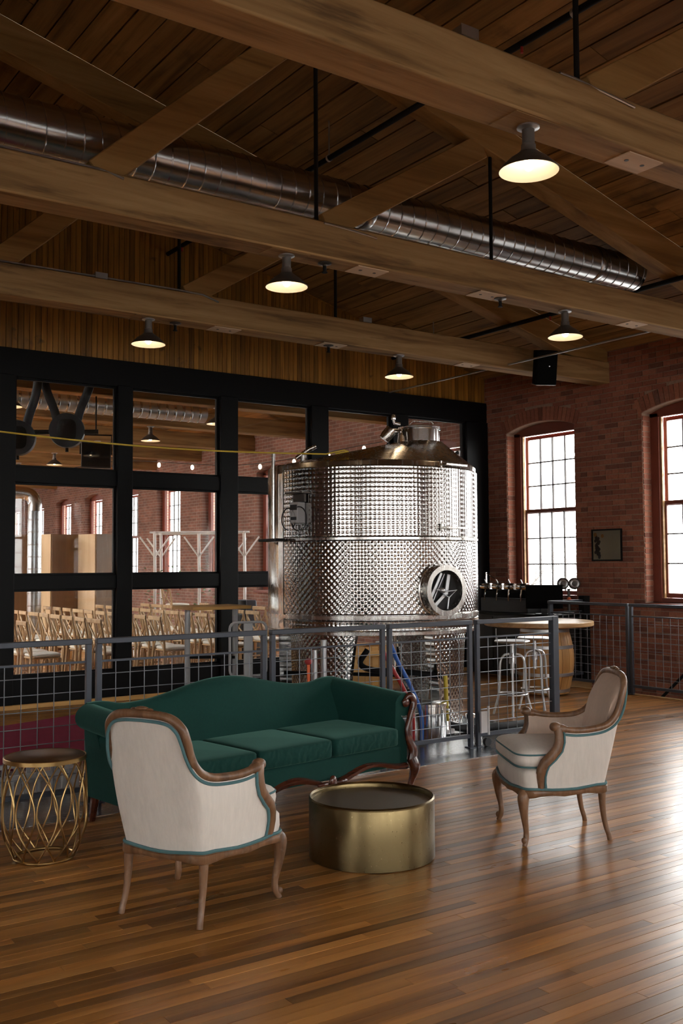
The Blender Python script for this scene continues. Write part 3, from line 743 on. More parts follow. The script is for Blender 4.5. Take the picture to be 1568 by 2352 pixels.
ob('top_spout', MB().tube([(.80,-.05,2.60),(.86,-.05,2.68),(.9,-.05,2.70)], .018, 10), M['rubber'], tank, smooth=True)
ob('bottom', MB().lathe([(TR,.888),(.5,.84),(0,.82)], 64), M['steel'], tank, smooth=True)
for a in (-26, 52, 146, -112):                      # wide tapering legs
    mb = MB(); rows = []
    for k in range(8):
        f = k/7; z = .93*(1-f)+.0*f; hw = 17.5-7.5*f**.8; row = []
        for i in range(9):
            b = radians(a-hw+2*hw*i/8); row.append((.985*sin(b), -.985*cos(b), z))
        rows.append(row)
    inner = [[(p[0]*.87, p[1]*.87, p[2]) for p in r] for r in rows]
    mb.grid(rows).grid(inner)
    for r0, r1 in zip(rows, rows[1:]):
        pass
    for e in (0, -1): mb.grid([[rows[k][e], inner[k][e]] for k in range(8)])
    mb.grid([rows[-1], inner[-1]])
    lg = ob('leg', mb, M['tankdia'], tank, smooth=True)
    bf = radians(a); ob('foot_pad', MB().lathe([(.0,.0),(.10,.0),(.10,.02),(.06,.03)], 20, (.92*sin(bf), -.92*cos(bf), 0)), M['steel'], lg, smooth=True)
# manway
def frame_at(ang, z, R=TR):
    a = radians(ang); n = Vector((sin(a), -cos(a), 0)); u = Vector((cos(a), sin(a), 0)); return n*R+Vector((0,0,z)), u, Vector((0,0,1)), n
def ringpts(o, u, v, n, r, d, k=40): return [o+n*d+u*(r*cos(2*pi*i/k))+v*(r*sin(2*pi*i/k)) for i in range(k)]
o_, u_, v_, n_ = frame_at(36, 1.30)
mw = ob('manway_collar', MB().grid([ringpts(o_,u_,v_,n_,r,d) for r, d in ((.245,-.04),(.245,.0),(.235,.005),(.235,.10),(.24,.105),(.24,.118),(.19,.118),(.188,.02))], True), M['steel'], tank, smooth=True)
ob('manway_opening', MB().grid([ringpts(o_,u_,v_,n_,r,d) for r, d in ((.19,.03),(.001,.03))], True), M['blackmatte'], mw)
def bar(p, q, w_, th, d0=.05): 
    P = o_+u_*p[0]+v_*p[1]+n_*d0; Q = o_+u_*q[0]+v_*q[1]+n_*d0; return MB().beam(P, Q, w_, th, n_)
for (p, q, w_) in (((-.015,.165),(-.16,-.10),.03), ((.02,.155),(-.12,-.10),.012), ((.075,.15),(.04,-.04),.04), ((.035,-.03),(-.12,-.16),.035)):
    ob('clamp_bar', bar(p, q, w_, .02), M['alu'], mw, bevel=.003)
hw_ = [(-.09,.01),(.02,-.01),(.155,.0),(.06,-.07),(-.06,.0)]
ob('clamp_handle', MB().tube([o_+u_*a+v_*b+n_*.075 for a, b in hw_], .007, 8).tube([o_+u_*.055+v_*-.07+n_*.075, o_+u_*.04+v_*-.175+n_*.075], .009, 8), M['alu'], mw, smooth=True)
ob('clamp_knob', MB().superell(o_+u_*-.03+v_*.0+n_*.085, .028, .028, .028, 1, 1, 12, 8), M['alu'], mw, smooth=True)
ob('hinge', MB().beam(o_+u_*.20+v_*.22+n_*.02, o_+u_*.14+v_*.16+n_*.07, .03, .02, n_), M['steel'], mw)
# control box, cables, brackets, sight tube
o2, u2, v2, n2 = frame_at(-38, 2.04, TR+.02)
cb = ob('control_box', MB().cbox(o2+n2*.05, .10, .11, .20, Matrix((u2, n2, v2)).transposed()), M['grey'], tank, bevel=.008)
ob('display', MB().cbox(o2+n2*.108+v2*.05, .085, .006, .05, Matrix((u2, n2, v2)).transposed()), M['blackmatte'], cb)
ob('display', MB().cbox(o2+n2*.108-v2*.055, .07, .006, .03, Matrix((u2, n2, v2)).transposed()), M['blackmatte'], cb)
ob('rain_hood', MB().cbox(o2+n2*.05+v2*.19, .22, .12, .015, Matrix((u2, n2, v2)).transposed()).cbox(o2+n2*.02+v2*.15, .14, .03, .09, Matrix((u2, n2, v2)).transposed()), M['shade_out'], cb)
for (cx, rr) in ((-.07,.09), (.06,.10)):
    ob('cable', MB().tube([o2+n2*.10+u2*(cx+rr*cos(a))+v2*(-.06+rr*1.15*sin(a)) for a in [2*pi*i/20-pi*.3 for i in range(19)]], .006, 6), M['rubber'], cb, smooth=True)
o3, u3, v3, n3 = frame_at(-62, 1.79, TR+.02)
ob('side_bracket', MB().beam(o3-u3*.15+n3*.06, o3+u3*.28+n3*.05, .10, .025, v3), M['iron'], tank, bevel=.004)
o4, u4, v4, n4 = frame_at(-61, 2.2, TR+.035)
ob('sight_tube', MB().tube([o4-v4*.42, o4+v4*.46], .019, 10), M['steel'], tank, smooth=True)
ob('seam_plate', MB().grid(cylarc(-58, -53, .95, 2.44, TR+.010, 4)), M['steel'], tank, smooth=True)
for z in (2.49, 1.89):
    o5, u5, v5, n5 = frame_at(44, z, TR+.02)
    ob('ladder_bracket', MB().beam(o5-u5*.15+n5*.04, o5+u5*.15+n5*.04, .09, .022, v5).beam(o5-u5*.14+v5*.04, o5-u5*.14-v5*.03, .02, .02, n5), M['steel'], tank, bevel=.003)
ob('top_fitting', MB().tube([(-.68,-.42,2.56),(-.68,-.42,2.64)], .03, 12).tube([(-.75,-.42,2.61),(-.62,-.42,2.70),(-.55,-.42,2.73)], [.022,.025,.02], 10), M['steel'], tank, smooth=True)
ob('outlet_valve', MB().tube([(.2,-.75,.86),(.2,-.82,.66),(.2,-.98,.60)], .03, 12).tube([(.2,-.98,.52),(.2,-.98,.68)], .022, 10), M['chrome'], tank, smooth=True)
# yellow hose from the tank lid to the side
pa, pb = CAMP+ray(-60, 984)*8.4, CAMP+ray(748, 1043)*9.45
hp = [pa.lerp(pb, i/20)+Vector((0,0,-.05*sin(pi*i/20))) for i in range(21)] + [CAMP+ray(790,1034)*9.6, CAMP+ray(800,1037)*9.65, CAMP+ray(770,1042)*9.55]
tag(ob('yellow_hose', MB().tube(hp, .0075, 8), M['yellow'], smooth=True), 'thin yellow hose stretched from the tank lid along the glass partition', 'hose')

# ------------------------------------------------------------------ mesh railings
RY, RH = 6.40, 1.07
def rail_panel(root, p0, p1, endpost=True, dz=.105):
    p0, p1 = Vector(p0), Vector(p1); d = (p1-p0); L = d.length; d.normalize()
    at_ = lambda s, z: p0+d*s+Vector((0,0,z))
    for s in (.018, L-.018): ob('post', MB().beam(at_(s, .0), at_(s, RH-.035), .036, .036, d.cross(Vector((0,0,1)))), M['rail'], root, bevel=.003)
    ob('top_rail', MB().beam(at_(0, RH-.018), at_(L, RH-.018), .05, .036), M['rail'], root, bevel=.004)
    ob('mid_rail', MB().beam(at_(.03, RH-.15), at_(L-.03, RH-.15), .012, .014), M['rail'], root)
    ob('bottom_rail', MB().beam(at_(.03, .10), at_(L-.03, .10), .03, .032), M['rail'], root, bevel=.003)
    mb = MB(); n = max(2, round((L-.07)/dz))
    for i in range(1, n): mb.tube([at_(.035+(L-.07)*i/n, .11), at_(.035+(L-.07)*i/n, RH-.15)], .0032, 5, caps=False)
    z = .10+dz
    while z < RH-.17:
        mb.tube([at_(.03, z)+Vector((0,.005,0)), at_(L-.03, z)+Vector((0,.005,0))], .0032, 5, caps=False); z += dz
    ob('wire_mesh', mb, M['galv'], root, smooth=True)
    for s in (.018, L-.018): ob('post_foot', MB().cbox(at_(s, .006), .07, .07, .010), M['rail'], root)
rl = thing('mesh_railing', 'blue-grey steel railing with wire mesh panels behind the green sofa', 'railing', (0, 0, .004))
for a, b in ((.0, 1.09), (1.12, 2.455), (2.49, 3.785), (3.825, 4.875), (4.91, 5.80)): rail_panel(rl, (a, RY, 0), (b, RY, 0))
gt = thing('mesh_gate', 'wire mesh gate at the end of the railing before the tank', 'gate', (0, 0, .004))
rail_panel(gt, (5.85, RY, 0), (6.80, RY, 0))
ob('post', MB().box(6.765, 6.835, RY-.03, RY+.03, 0, RH), M['rail'], gt, bevel=.003)
ob('latch', MB().box(5.86, 5.93, RY-.05, RY-.03, .12, .30).tube([(5.95, RY-.04, .10), (5.95, RY-.04, .34)], .012, 8), M['alu'], gt)
ob('caster', MB().lathe([(0,-.015),(.035,-.015),(.035,.015),(0,.015)], 16, (5.95, RY-.02, .036), 'Y'), M['rubber'], gt, smooth=True)
r2 = thing('mesh_railing', 'blue-grey mesh railing guarding the stairwell along the brick wall', 'railing', (0, 0, 0))
for a, b in (((9.66, 2.4, 0), (9.66, 5.1, 0)), ((9.66, 5.13, 0), (9.66, 7.87, 0)), ((9.66, 7.89, 0), (9.66, 9.17, 0)), ((9.69, 9.17, 0), (10.38, 9.17, 0))): rail_panel(r2, a, b)
ob('wall_post', MB().box(10.28, 10.39, 9.12, 9.22, 0, RH+.05), M['iron'], r2, bevel=.004)
# ------------------------------------------------------------------ upholstered armchair
def make_armchair():
    t = thing('armchair', 'armchair', 'armchair')
    bp = [(0,-.262),(.10,-.261),(.165,-.256),(.2,-.245),(.211,-.238),(.218,-.229),(.224,-.215),(.234,-.182),(.25,-.125),(.28,.01),(.302,.150)]
    tp = [(0,-.398,.918),(.10,-.396,.914),(.165,-.390,.898),(.207,-.376,.858),(.221,-.357,.803),(.225,-.337,.745),(.231,-.308,.692),(.243,-.262,.652),(.262,-.19,.632),(.296,-.06,.628),(.318,.055,.645)]
    B = crom([Vector((*p, .305)) for p in bp], 6); T = crom(tp, 6); n = len(B)
    def scurve(f): return (.0, .030*sin(pi*min(1, f*1.6)) - .030*sin(pi*max(0, (f-.45)/.55)))     # arm support swings forward low down
    def col(i, f, inset=0.0):
        b, p = B[i], T[i]; q = b.lerp(p, f); e = max(0, (i/(n-1)-.8)/.2)
        q = q + Vector((0, e*scurve(f)[1], 0)); q.x += .014*sin(pi*f)*min(1, i/(n*.5))
        a, c = B[max(i-2, 0)]-B[min(i+2, n-1)], Vector((0,0,1)); nn = a.cross(c); nn.z = 0
        nn = nn.normalized() if nn.length > 1e-6 else Vector((0,1,0))
        if nn.dot(Vector((-q.x, .05-q.y, 0))) < 0: nn = -nn
        return q + nn*inset
    def full(i, f, inset=0.0, s=1):
        p = col(abs(i), f, inset); return Vector((p.x*(1 if i >= 0 else -1), p.y, p.z))
    idx = list(range(-(n-1), n)); NR = 10
    ob('outer_upholstery', MB().grid([[full(i, j/NR*.985) for i in idx] for j in range(NR+1)]), M['linen'], t, smooth=True, ang=70)
    ob('inner_upholstery', MB().grid([[full(i, .16+j/NR*.82, (.052+.012*sin(pi*j/NR)) if j < NR-1 else (.042 if j < NR else .016)) for i in idx] for j in range(NR+1)]), M['linen_in'], t, smooth=True, ang=70)
    e0 = n-1
    ob('arm_front_pad', MB().grid([[full(e0, .1+.85*j/8, 0), full(e0, .1+.85*j/8, .052)] for j in range(9)]).grid([[full(-e0, .1+.85*j/8, 0), full(-e0, .1+.85*j/8, .052)] for j in range(9)]), M['linen'], t)
    # carved show-wood rail: arm support, arm, back crest in one sweep along the edge of the panel
    E = [(full(-e0, f/9), -e0) for f in range(0, 9)] + [(full(i, 1), i) for i in idx] + [(full(e0, f/9), e0) for f in reversed(range(0, 9))]
    def outn(i):
        a = B[max(abs(i)-2, 0)]-B[min(abs(i)+2, n-1)]; nn = a.cross(Vector((0,0,1))); nn = nn.normalized()
        if nn.dot(Vector((B[abs(i)].x, B[abs(i)].y-.05, 0))) < 0: nn = -nn
        return Vector((nn.x*(1 if i >= 0 else -1), nn.y, 0))
    def edge(inw, out):
        r = []
        for k, (p, i) in enumerate(E):
            tg = (E[min(k+1, len(E)-1)][0]-E[max(k-1, 0)][0]).normalized(); nn = outn(i); iv = tg.cross(nn).normalized()
            if k and iv.dot(r[-1][1]) < 0: iv = -iv
            if not k and iv.dot(Vector((0,-1,0))) < 0: iv = -iv
            r.append((p+iv*inw+nn*out, iv))
        return [p for p, v_ in r]
    rad = [.022+.006*sin(pi*f/9) for f in range(9)] + [(.026 if abs(i) > n-4 else .0195) for i in idx] + [.022+.006*sin(pi*f/9) for f in reversed(range(9))]
    rail = ob('show_wood_rail', MB().tube(edge(.004, -.008), rad, 10), M['frame'], t, smooth=True, ang=60)
    ob('crest_carving', MB().superell((0,-.392,.937), .035, .014, .010, 1, .8, 16, 8).superell((-.04,-.392,.933), .022, .012, .007, 1, 1, 12, 6).superell((.04,-.392,.933), .022, .012, .007, 1, 1, 12, 6), M['frame'], rail, smooth=True)
    for s in (-1, 1): ob('arm_knuckle', MB().superell((s*.302,.062,.648), .032, .032, .026, .9, .9, 14, 8), M['frame'], rail, smooth=True)
    pp = edge(.031, .004); ob('piping', MB().tube(pp, .0075, 6), M['piping'], t, smooth=True)
    # seat rail with scalloped lower edge
    side = [B[i] for i in range(0, n, 3)]
    front = crom([Vector((.302,.150,0)), Vector((.312,.19,0)), Vector((.288,.236,0)), Vector((.21,.254,0)), Vector((.11,.264,0)), Vector((0,.268,0))], 5)[1:]
    half = [Vector((p.x, p.y, 0)) for p in side] + front
    loop = half + [Vector((-p.x, p.y, 0)) for p in reversed(half[1:-1])]
    leg_at = [Vector((.28,.228,0)), Vector((.2,-.22,0)), Vector((-.28,.228,0)), Vector((-.2,-.22,0))]
    def low(p): 
        d = min((p-l).length for l in leg_at); return .258 + .014*min(1, d/.10) - .010*max(0, 1-abs(d-.23)/.09)
    def topz(p): d = min((p-l).length for l in leg_at); return .308 - .012*min(1, max(0, d-.05)/.12)
    def ring(k, z): return [Vector((p.x*k, p.y*k, z if not callable(z) else z(p))) for p in loop]
    rows = [ring(1.03, topz), ring(1.058, lambda p: topz(p)-.006), ring(1.058, lambda p: low(p)+.010), ring(1.03, low), ring(.93, low), ring(.93, topz)]
    ob('seat_rail', MB().grid(rows, True), M['frame'], t, smooth=True, ang=50)
    ob('rail_piping', MB().tube([Vector((p.x*1.035, p.y*1.035, topz(p)+.006)) for p in loop], .0075, 6, closed=True), M['piping'], t, smooth=True)
    # seat deck and cushion
    fl_ = [Vector((p.x, p.y, 0)) for p in loop]
    ob('seat_deck', MB().grid([[Vector((p.x*k, p.y*k, z)) for p in fl_] for k, z in ((1.0,.30),(1.025,.34),(1.02,.39),(.97,.412),(.5,.42))], True), M['linen'], t, smooth=True, ang=70)
    def cush(p):
        q = Vector(p); f = (q.y+.26)/.52
        q.x *= (.78+.22*min(1, max(0, f)*1.3)); q.z *= 1+.25*(1-(q.x/.32)**2)*(1 if q.z > 0 else .2); return q
    ob('seat_cushion', MB().superell((0,.025,.466), .298, .252, .058, .5, .28, 44, 14, cush), M['linen'], t, smooth=True, ang=80)
    def cring(z, k=1.0): 
        out = []
        for i in range(44):
            th = 2*pi*i/44; sg = lambda v, e: math.copysign(abs(v)**e, v)
            q = cush(Vector((.298*k*sg(cos(th), .28), .252*k*sg(sin(th), .28), 0))); out.append((q.x, q.y+.025, z))
        return out
    ob('cushion_piping', MB().tube(cring(.492, .985), .0055, 6, closed=True).tube(cring(.425, .985), .0055, 6, closed=True), M['piping'], t, smooth=True)
    # cabriole legs
    for s in (-1, 1):
        P = crom([(s*.280,.226,.30),(s*.298,.246,.265),(s*.296,.243,.18),(s*.282,.229,.085),(s*.283,.230,.04),(s*.297,.243,.0)], 4)
        R = [r.x for r in crom([(.026,0,0),(.033,0,0),(.0225,0,0),(.0155,0,0),(.0165,0,0),(.013,0,0)], 4)]
        lg = ob('leg', MB().tube(P, R, 10), M['frame'], t, smooth=True, ang=60)
        ob('scroll_toe', MB().superell((s*.296,.245,.032), .015, .015, .018, 1, 1, 10, 8), M['frame'], lg, smooth=True)
        P = crom([(s*.205,-.222,.30),(s*.208,-.228,.26),(s*.208,-.232,.17),(s*.210,-.246,.08),(s*.214,-.262,.03),(s*.216,-.268,.0)], 4)
        R = [r.x for r in crom([(.022,0,0),(.022,0,0),(.0175,0,0),(.0145,0,0),(.0145,0,0),(.0145,0,0)], 4)]
        ob('leg', MB().tube(P, R, 10), M['frame'], t, smooth=True, ang=60)
    return t
chair = make_armchair()
def face(fx, fy): return atan2(-fx, fy)
def midp(a, b, c, d): return sum(p[0] for p in (a,b,c,d))/4, sum(p[1] for p in (a,b,c,d))/4
mx, my = midp((2.02,3.96),(2.495,4.065),(1.84,4.354),(2.225,4.638))
chair.location = (mx, my, 0); chair.rotation_euler = (0, 0, face(.43, .215))
tag(chair, 'cream linen armchair with teal piping, back turned, between gold table and brass drum', 'armchair', 'matching cream armchairs')
mx, my = midp((4.46,3.866),(4.70,4.224),(4.02,4.02),(4.354,4.543))
dup(chair, (mx, my, 0), face(-.39, .225), 'cream linen armchair in profile, standing alone on bare floor beyond the mesh gate')['group'] = 'matching cream armchairs'

# ------------------------------------------------------------------ camelback sofa
sa = radians(8)
sofa = thing('camelback_sofa', 'dark green velvet camelback sofa with three cushions and carved mahogany trim', 'sofa', (0,0,0), 0)
HL, FY, BY = 1.03, .37, -.40; KX = 1.055
rf = Vector((4.42, 5.47))
sd_ = Vector((cos(sa), sin(sa))); fd_ = Vector((sin(sa), -cos(sa)))        # sofa right (seen from front it is -local x), forward
org = rf - sd_*(HL-.02)*1.055 - fd_*FY*1.03
sofa.location = (org.x, org.y, 0); sofa.rotation_euler = (0, 0, atan2(-fd_.x, fd_.y)); sofa.scale = (KX, 1.03, 1)
# local +y is forward; local +x therefore points to the viewer's left end
def camel(x):
    a = abs(x)/.95; return .695 + .105*(cos(min(1, a/.72)*pi)*.5+.5) + .028*max(0, 1-((a-.95)/.16)**2)
NXs = 40; rows = []
for i in range(NXs+1):
    x = -.96+1.92*i/NXs; z = camel(x)
    prof = [(-.30,.20),(-.315,.34),(-.40,z-.06),(-.40,z-.02),(-.385,z),(-.345,z+.006),(-.295,z-.015),(-.268,z-.07),(-.20,.44),(-.17,.30)]
    prof = [(-.36,.18),(-.385,.40),(-.415,z-.05),(-.41,z-.015),(-.385,z+.002),(-.35,z),(-.318,z-.03),(-.295,z-.09),(-.215,.46),(-.19,.30)]
    rows.append([(x, a, b) for a, b in prof])
mb = MB().grid(rows)
for r in (rows[0], rows[-1]): mb.add(r, [tuple(range(len(r)))])
ob('back', mb, M['velvet'], sofa, smooth=True, ang=60)
ob('seat_base', MB().box(-.92, .92, -.36, .345, .170, .315), M['velvet'], sofa, bevel=.02, seg=3)
for k, x in enumerate((-.575, 0, .575)):
    def cf(p):
        q = Vector(p); q.z *= 1+.18*(1-(q.x/.29)**2)*(1-(q.y/.3)**2)*(1 if p.z > 0 else 0); return q
    ob('seat_cushion', MB().superell((x, .085, .378), .286, .305, .062, .2, .11, 72, 14, cf), M['velvet_cushion'], sofa, smooth=True, ang=80)
for s in (-1, 1):
    def armprof(zt):          # closed outline in x (outwards) and z
        c = (.955, zt-.075); pts = [(.865,.20),(.862,.36),(.868,zt-.11)]
        for a in range(165, -130, -20): pts.append((c[0]+.088*cos(radians(a)), c[1]+.078*sin(radians(a))))
        pts += [(.955,zt-.19),(.972,.32),(.972,.17)]; return pts
    rows = []
    for k in range(13):
        f = k/12; y = -.36+.70*f; zt = .715-.055*f
        rows.append([(s*a, y, b) for a, b in armprof(zt)])
    mb = MB().grid(rows, True)
    for r in (rows[0], rows[-1]): mb.add(r, [tuple(range(len(r)))])
    ob('arm', mb, M['velvet'], sofa, smooth=True, ang=50)
    # mahogany facing of the arm, running into the leg
    P = crom([(s*.93,.345,.60),(s*.985,.355,.645),(s*1.02,.36,.60),(s*.985,.362,.51),(s*.955,.365,.42),(s*.965,.37,.34),(s*.995,.375,.27),(s*.985,.372,.20)], 5)
    R = [r.x for r in crom([(.012,0,0),(.022,0,0),(.026,0,0),(.024,0,0),(.023,0,0),(.027,0,0),(.033,0,0),(.034,0,0)], 5)]
    af = ob('arm_facing', MB().tube(P, R, 10, flat=.8), M['mahog'], sofa, smooth=True, ang=60)
    ob('scroll_rosette', MB().superell((s*.955,.352,.60), .033, .016, .033, 1, 1, 14, 8), M['mahog'], af, smooth=True)
    P = crom([(s*.985,.37,.22),(s*1.0,.385,.16),(s*.985,.372,.08),(s*.975,.365,.035),(s*.985,.375,.0)], 5)
    R = [r.x for r in crom([(.036,0,0),(.036,0,0),(.022,0,0),(.019,0,0),(.02,0,0)], 5)]
    ob('leg', MB().tube(P, R, 10), M['mahog'], sofa, smooth=True, ang=60)
    ob('leg', MB().tube([(s*.9,-.36,.2),(s*.905,-.38,.1),(s*.91,-.40,0)], [.03,.026,.02], 8), M['mahog'], sofa, smooth=True)
# carved apron
ap = []; n_ = 60
def apz(x):
    a = abs(x)/.95; return .135 + .045*(1-a)*0 + .03*cos(a*pi*3.0) + .02*a + (-.026*max(0, 1-abs(a-.303)/.09))
rows = []
for i in range(n_+1):
    x = -.95+1.9*i/n_; zb = apz(x)+.022; zt = zb+.040+.006*cos(abs(x)/.95*pi*4)
    rows.append([(x, y, z) for y, z in ((.335,zt),(.362,zt-.004),(.374,(zt+zb)/2+.008),(.366,zb+.004),(.34,zb))])
ob('carved_apron', MB().grid(rows), M['mahog'], sofa, smooth=True, ang=60)
for x in (-.288, .288):
    ob('apron_carving', MB().superell((x,.374,.168), .030, .018, .042, 1, 1, 16, 10).superell((x-.075,.37,.16), .05, .014, .015, 1, 1, 14, 8).superell((x+.075,.37,.16), .05, .014, .015, 1, 1, 14, 8), M['mahog'], sofa, smooth=True)

# ------------------------------------------------------------------ brass drum table, gold wire side table
dr = thing('drum_table', 'low round brass drum coffee table with raised rim', 'table', (3.255, 4.395, 0))
ob('drum', MB().lathe([(.325,0),(.336,.004),(.336,.308),(.333,.314),(.327,.314),(.323,.308),(.323,.285)], 96), M['brass'], dr, smooth=True, ang=60)
ob('top', MB().lathe([(.323,.287),(0,.287)], 64), M['brasstop'], dr, smooth=True)
ob('rim', MB().lathe([(.323+.0125*0,.311),(.330,.318),(.337,.311),(.337,.304)], 96), M['brass'], dr, smooth=True)
wt = thing('wire_side_table', 'round gold wire side table with dark wooden top beside the sofa arm', 'table', (1.816, 5.39, 0)); wt.scale = (1, 1, 1.035)
ob('table_top', MB().lathe([(0,.520),(.205,.520),(.212,.516),(.212,.503),(.205,.500),(0,.500)], 64), M['walnut'], wt, smooth=True)
ob('top_hoop', MB().lathe([(.208,.498),(.216,.498),(.216,.518),(.213,.521),(.208,.518)], 64), M['gold'], wt, smooth=True)
def wr_(h): f = h/.5; return .165+.06*sin(pi*min(1, f*.62+.1))**.8 if f < .99 else .21
def wrad(f): return .155 + (.222-.155)*(1-(1-min(1, f/.42))**2) if f < .42 else .222-(.222-.208)*((f-.42)/.58)**2
NW = 12
for i in range(NW):
    for s in (-1, 1):                 # every wire leans out to one side and comes back
        P = []
        for k in range(25):
            f = k/24; a = 2*pi*i/NW + s*(.50*sin(pi*f)) + (pi/NW if False else 0); r = wrad(f); P.append((r*cos(a), r*sin(a), .012+.488*f))
        ob('wire', MB().tube(P, .0048, 6), M['gold'], wt, smooth=True)
ob('base_ring', MB().tube([(.155*cos(2*pi*i/40), .155*sin(2*pi*i/40), .008) for i in range(40)], .008, 8, closed=True), M['gold'], wt, smooth=True)
# ------------------------------------------------------------------ things around the tank
def tubes(nm, path, r, mat, par, n=8): return ob(nm, MB().tube(crom(path, 5) if len(path) > 2 else path, r, n), M[mat], par, smooth=True)
PZ = .004
pot = thing('stock_pot', 'shiny stainless stock pot on the steel plate behind the railing', 'pot', (5.76, 6.92, PZ))
ob('pot_body', MB().lathe([(.0,0),(.145,0),(.155,.012),(.155,.30),(.163,.304),(.163,.312),(.150,.312),(.148,.05),(0,.04)], 48), M['chrome'], pot, smooth=True)
ob('lid', MB().lathe([(.160,.313),(.160,.325),(.12,.338),(0,.345)], 48), M['chrome'], pot, smooth=True)
for s in (-1, 1): ob('handle', MB().tube(crom([(s*.153,-.05,.25),(s*.20,-.045,.25),(s*.20,.045,.25),(s*.153,.05,.25)], 4), .007, 8), M['alu'], pot, smooth=True)
tag(ob('red_hose', MB().tube(crom([(5.02,6.62,.86),(5.12,6.62,.70),(5.24,6.62,.52),(5.35,6.64,.30),(5.42,6.72,.03)], 6), .017, 8), M['red'], smooth=True), 'thick red hose hanging down beside the stock pot', 'hose')
tag(ob('blue_hose', MB().tube(crom([(5.15,6.68,.90),(5.23,6.68,.74),(5.34,6.66,.54),(5.44,6.64,.30),(5.50,6.70,.03)], 6), .018, 8), M['blue'], smooth=True), 'thick blue hose hanging down beside the red one', 'hose')
tag(ob('black_hose', MB().tube(crom([(5.62,7.20,.36),(5.95,7.25,.16),(6.25,7.02,.045),(6.6,6.9,.042),(6.95,6.86,.046)], 6), .038, 10), M['rubber'], smooth=True), 'fat black hose lying on the floor plate inside the gate', 'hose')
sq = thing('floor_brush', 'yellow handled scrubbing brush standing by the tank leg', 'brush', (6.0, 6.95, PZ))
ob('handle', MB().tube([(0,0,.13),(.0,.02,.54)], .019, 10), M['yellow'], sq, smooth=True)
ob('brush_head', MB().tube([(0,0,.14),(0,0,.06)], [.022,.035], 12).cbox((0,0,.04), .12, .06, .05), M['chrome'], sq); ob('bristles', MB().cbox((0,0,.012), .12, .06, .024), M['rubber'], sq)
pv = thing('pump_valve', 'chrome pump fitting on the plate just inside the gate post', 'pump', (5.98, 6.62, PZ))
ob('pump_body', MB().lathe([(0,0),(.03,0),(.03,.20),(.045,.21),(.045,.24),(.02,.25),(.02,.30),(0,.30)], 20), M['chrome'], pv, smooth=True)
ob('pump_pipe', MB().tube([(0,0,.22),(.1,.02,.22),(.13,.02,.16),(.13,.02,0)], .018, 10), M['chrome'], pv, smooth=True)
# burgundy mat and crate
def floorpt(x, y, z=0): d = ray(x, y); return CAMP + d*((z-CAMZ)/d.z)
q4 = [floorpt(-140, 1694), floorpt(190, 1642), floorpt(240, 1740), floorpt(-120, 1790)]
mb = MB().add([(p.x, p.y, PZ) for p in q4]+[(p.x, p.y, PZ+.012) for p in q4], [(0,1,2,3),(4,5,6,7),(0,1,5,4),(1,2,6,5),(2,3,7,6),(3,0,4,7)])
tag(ob('floor_mat', mb, M['burg'], bevel=.004), 'burgundy mat spread on the floor behind the railing', 'mat')
cr_ = thing('plastic_crate', 'grey plastic crate with slotted sides behind the gold wire table', 'crate', (2.22, 6.98, PZ), radians(4)); cr_.scale = (.9, .9, .55)
ob('crate_base', MB().box(-.32,.32,-.22,.22,0,.03), M['grey'], cr_)
for s in (-1, 1):
    ob('crate_side', MB().box(-.32,.32,s*.22-.012,s*.22+.012,.24,.30).box(-.32,.32,s*.22-.012,s*.22+.012,.03,.07), M['grey'], cr_, bevel=.004)
    for k in range(7): ob('crate_slat', MB().box(-.31+k*.1,-.28+k*.1,s*.22-.01,s*.22+.01,.06,.25), M['grey'], cr_)
    ob('crate_end', MB().box(s*.32-.012,s*.32+.012,-.22,.22,0,.30), M['grey'], cr_, bevel=.004)
# tall wooden table with steel post
tt = thing('standing_table', 'tall table with brown wooden top on grey steel posts beside the tank', 'table', (0, 0, PZ))
ob('table_top', MB().box(4.62, 5.30, 9.25, 9.75, 1.09, 1.125), M['walnut'] if False else M['ply'], tt, bevel=.004)
for x in (4.68, 5.24): ob('post', MB().tube([(x, 9.5, 0), (x, 9.5, 1.09)], .03, 12), M['grey'], tt, smooth=True); ob('foot_plate', MB().cbox((x, 9.5, .008), .3, .4, .016), M['grey'], tt)
ob('lower_rail', MB().beam((4.68, 9.5, .60), (5.24, 9.5, .57), .05, .03), M['iron'], tt)
hd = thing('hand_truck', 'grey metal hand truck with rounded tube frame next to the tank', 'hand truck', (4.90, 8.62, PZ), radians(-8))
lp = []
for (cx, cz, a0) in ((.13,.93,0),(-.13,.93,90),(-.13,.53,180),(.13,.53,270)):
    for k in range(5): a = radians(a0+k*22.5); lp.append((cx+.06*cos(a), 0, cz+.06*sin(a)))
ob('tube_frame', MB().tube(lp, .013, 8, closed=True), M['grey'], hd, smooth=True)
ob('back_plate', MB().box(-.045,.045,-.012,.012,.10,.98), M['grey'], hd, bevel=.004)
ob('toe_plate', MB().box(-.2,.2,-.22,.02,.0,.012), M['grey'], hd)
for s in (-1, 1): ob('wheel', MB().lathe([(0,-.025),(.08,-.025),(.095,-.015),(.095,.015),(.08,.025),(0,.025)], 24, (s*.14, .10, .095), 'X'), M['rubber'], hd, smooth=True)
ob('axle', MB().tube([(-.16,.10,.095),(.16,.10,.095)], .012, 8).beam((0,0,.2),(0,.1,.1),.03,.02,(1,0,0)), M['iron'], hd)
vs_ = thing('valve_stand', 'steel pipe stand with orange lever beside the tank', 'pipe stand', (5.02, 7.62, PZ))
ob('stand_pipe', MB().tube([(0,0,0),(0,0,.78)], .022, 10).tube([(.13,.05,0),(.13,.05,.86)], .028, 10).tube([(0,0,.5),(.13,.05,.5)], .016, 8), M['alu'], vs_, smooth=True)
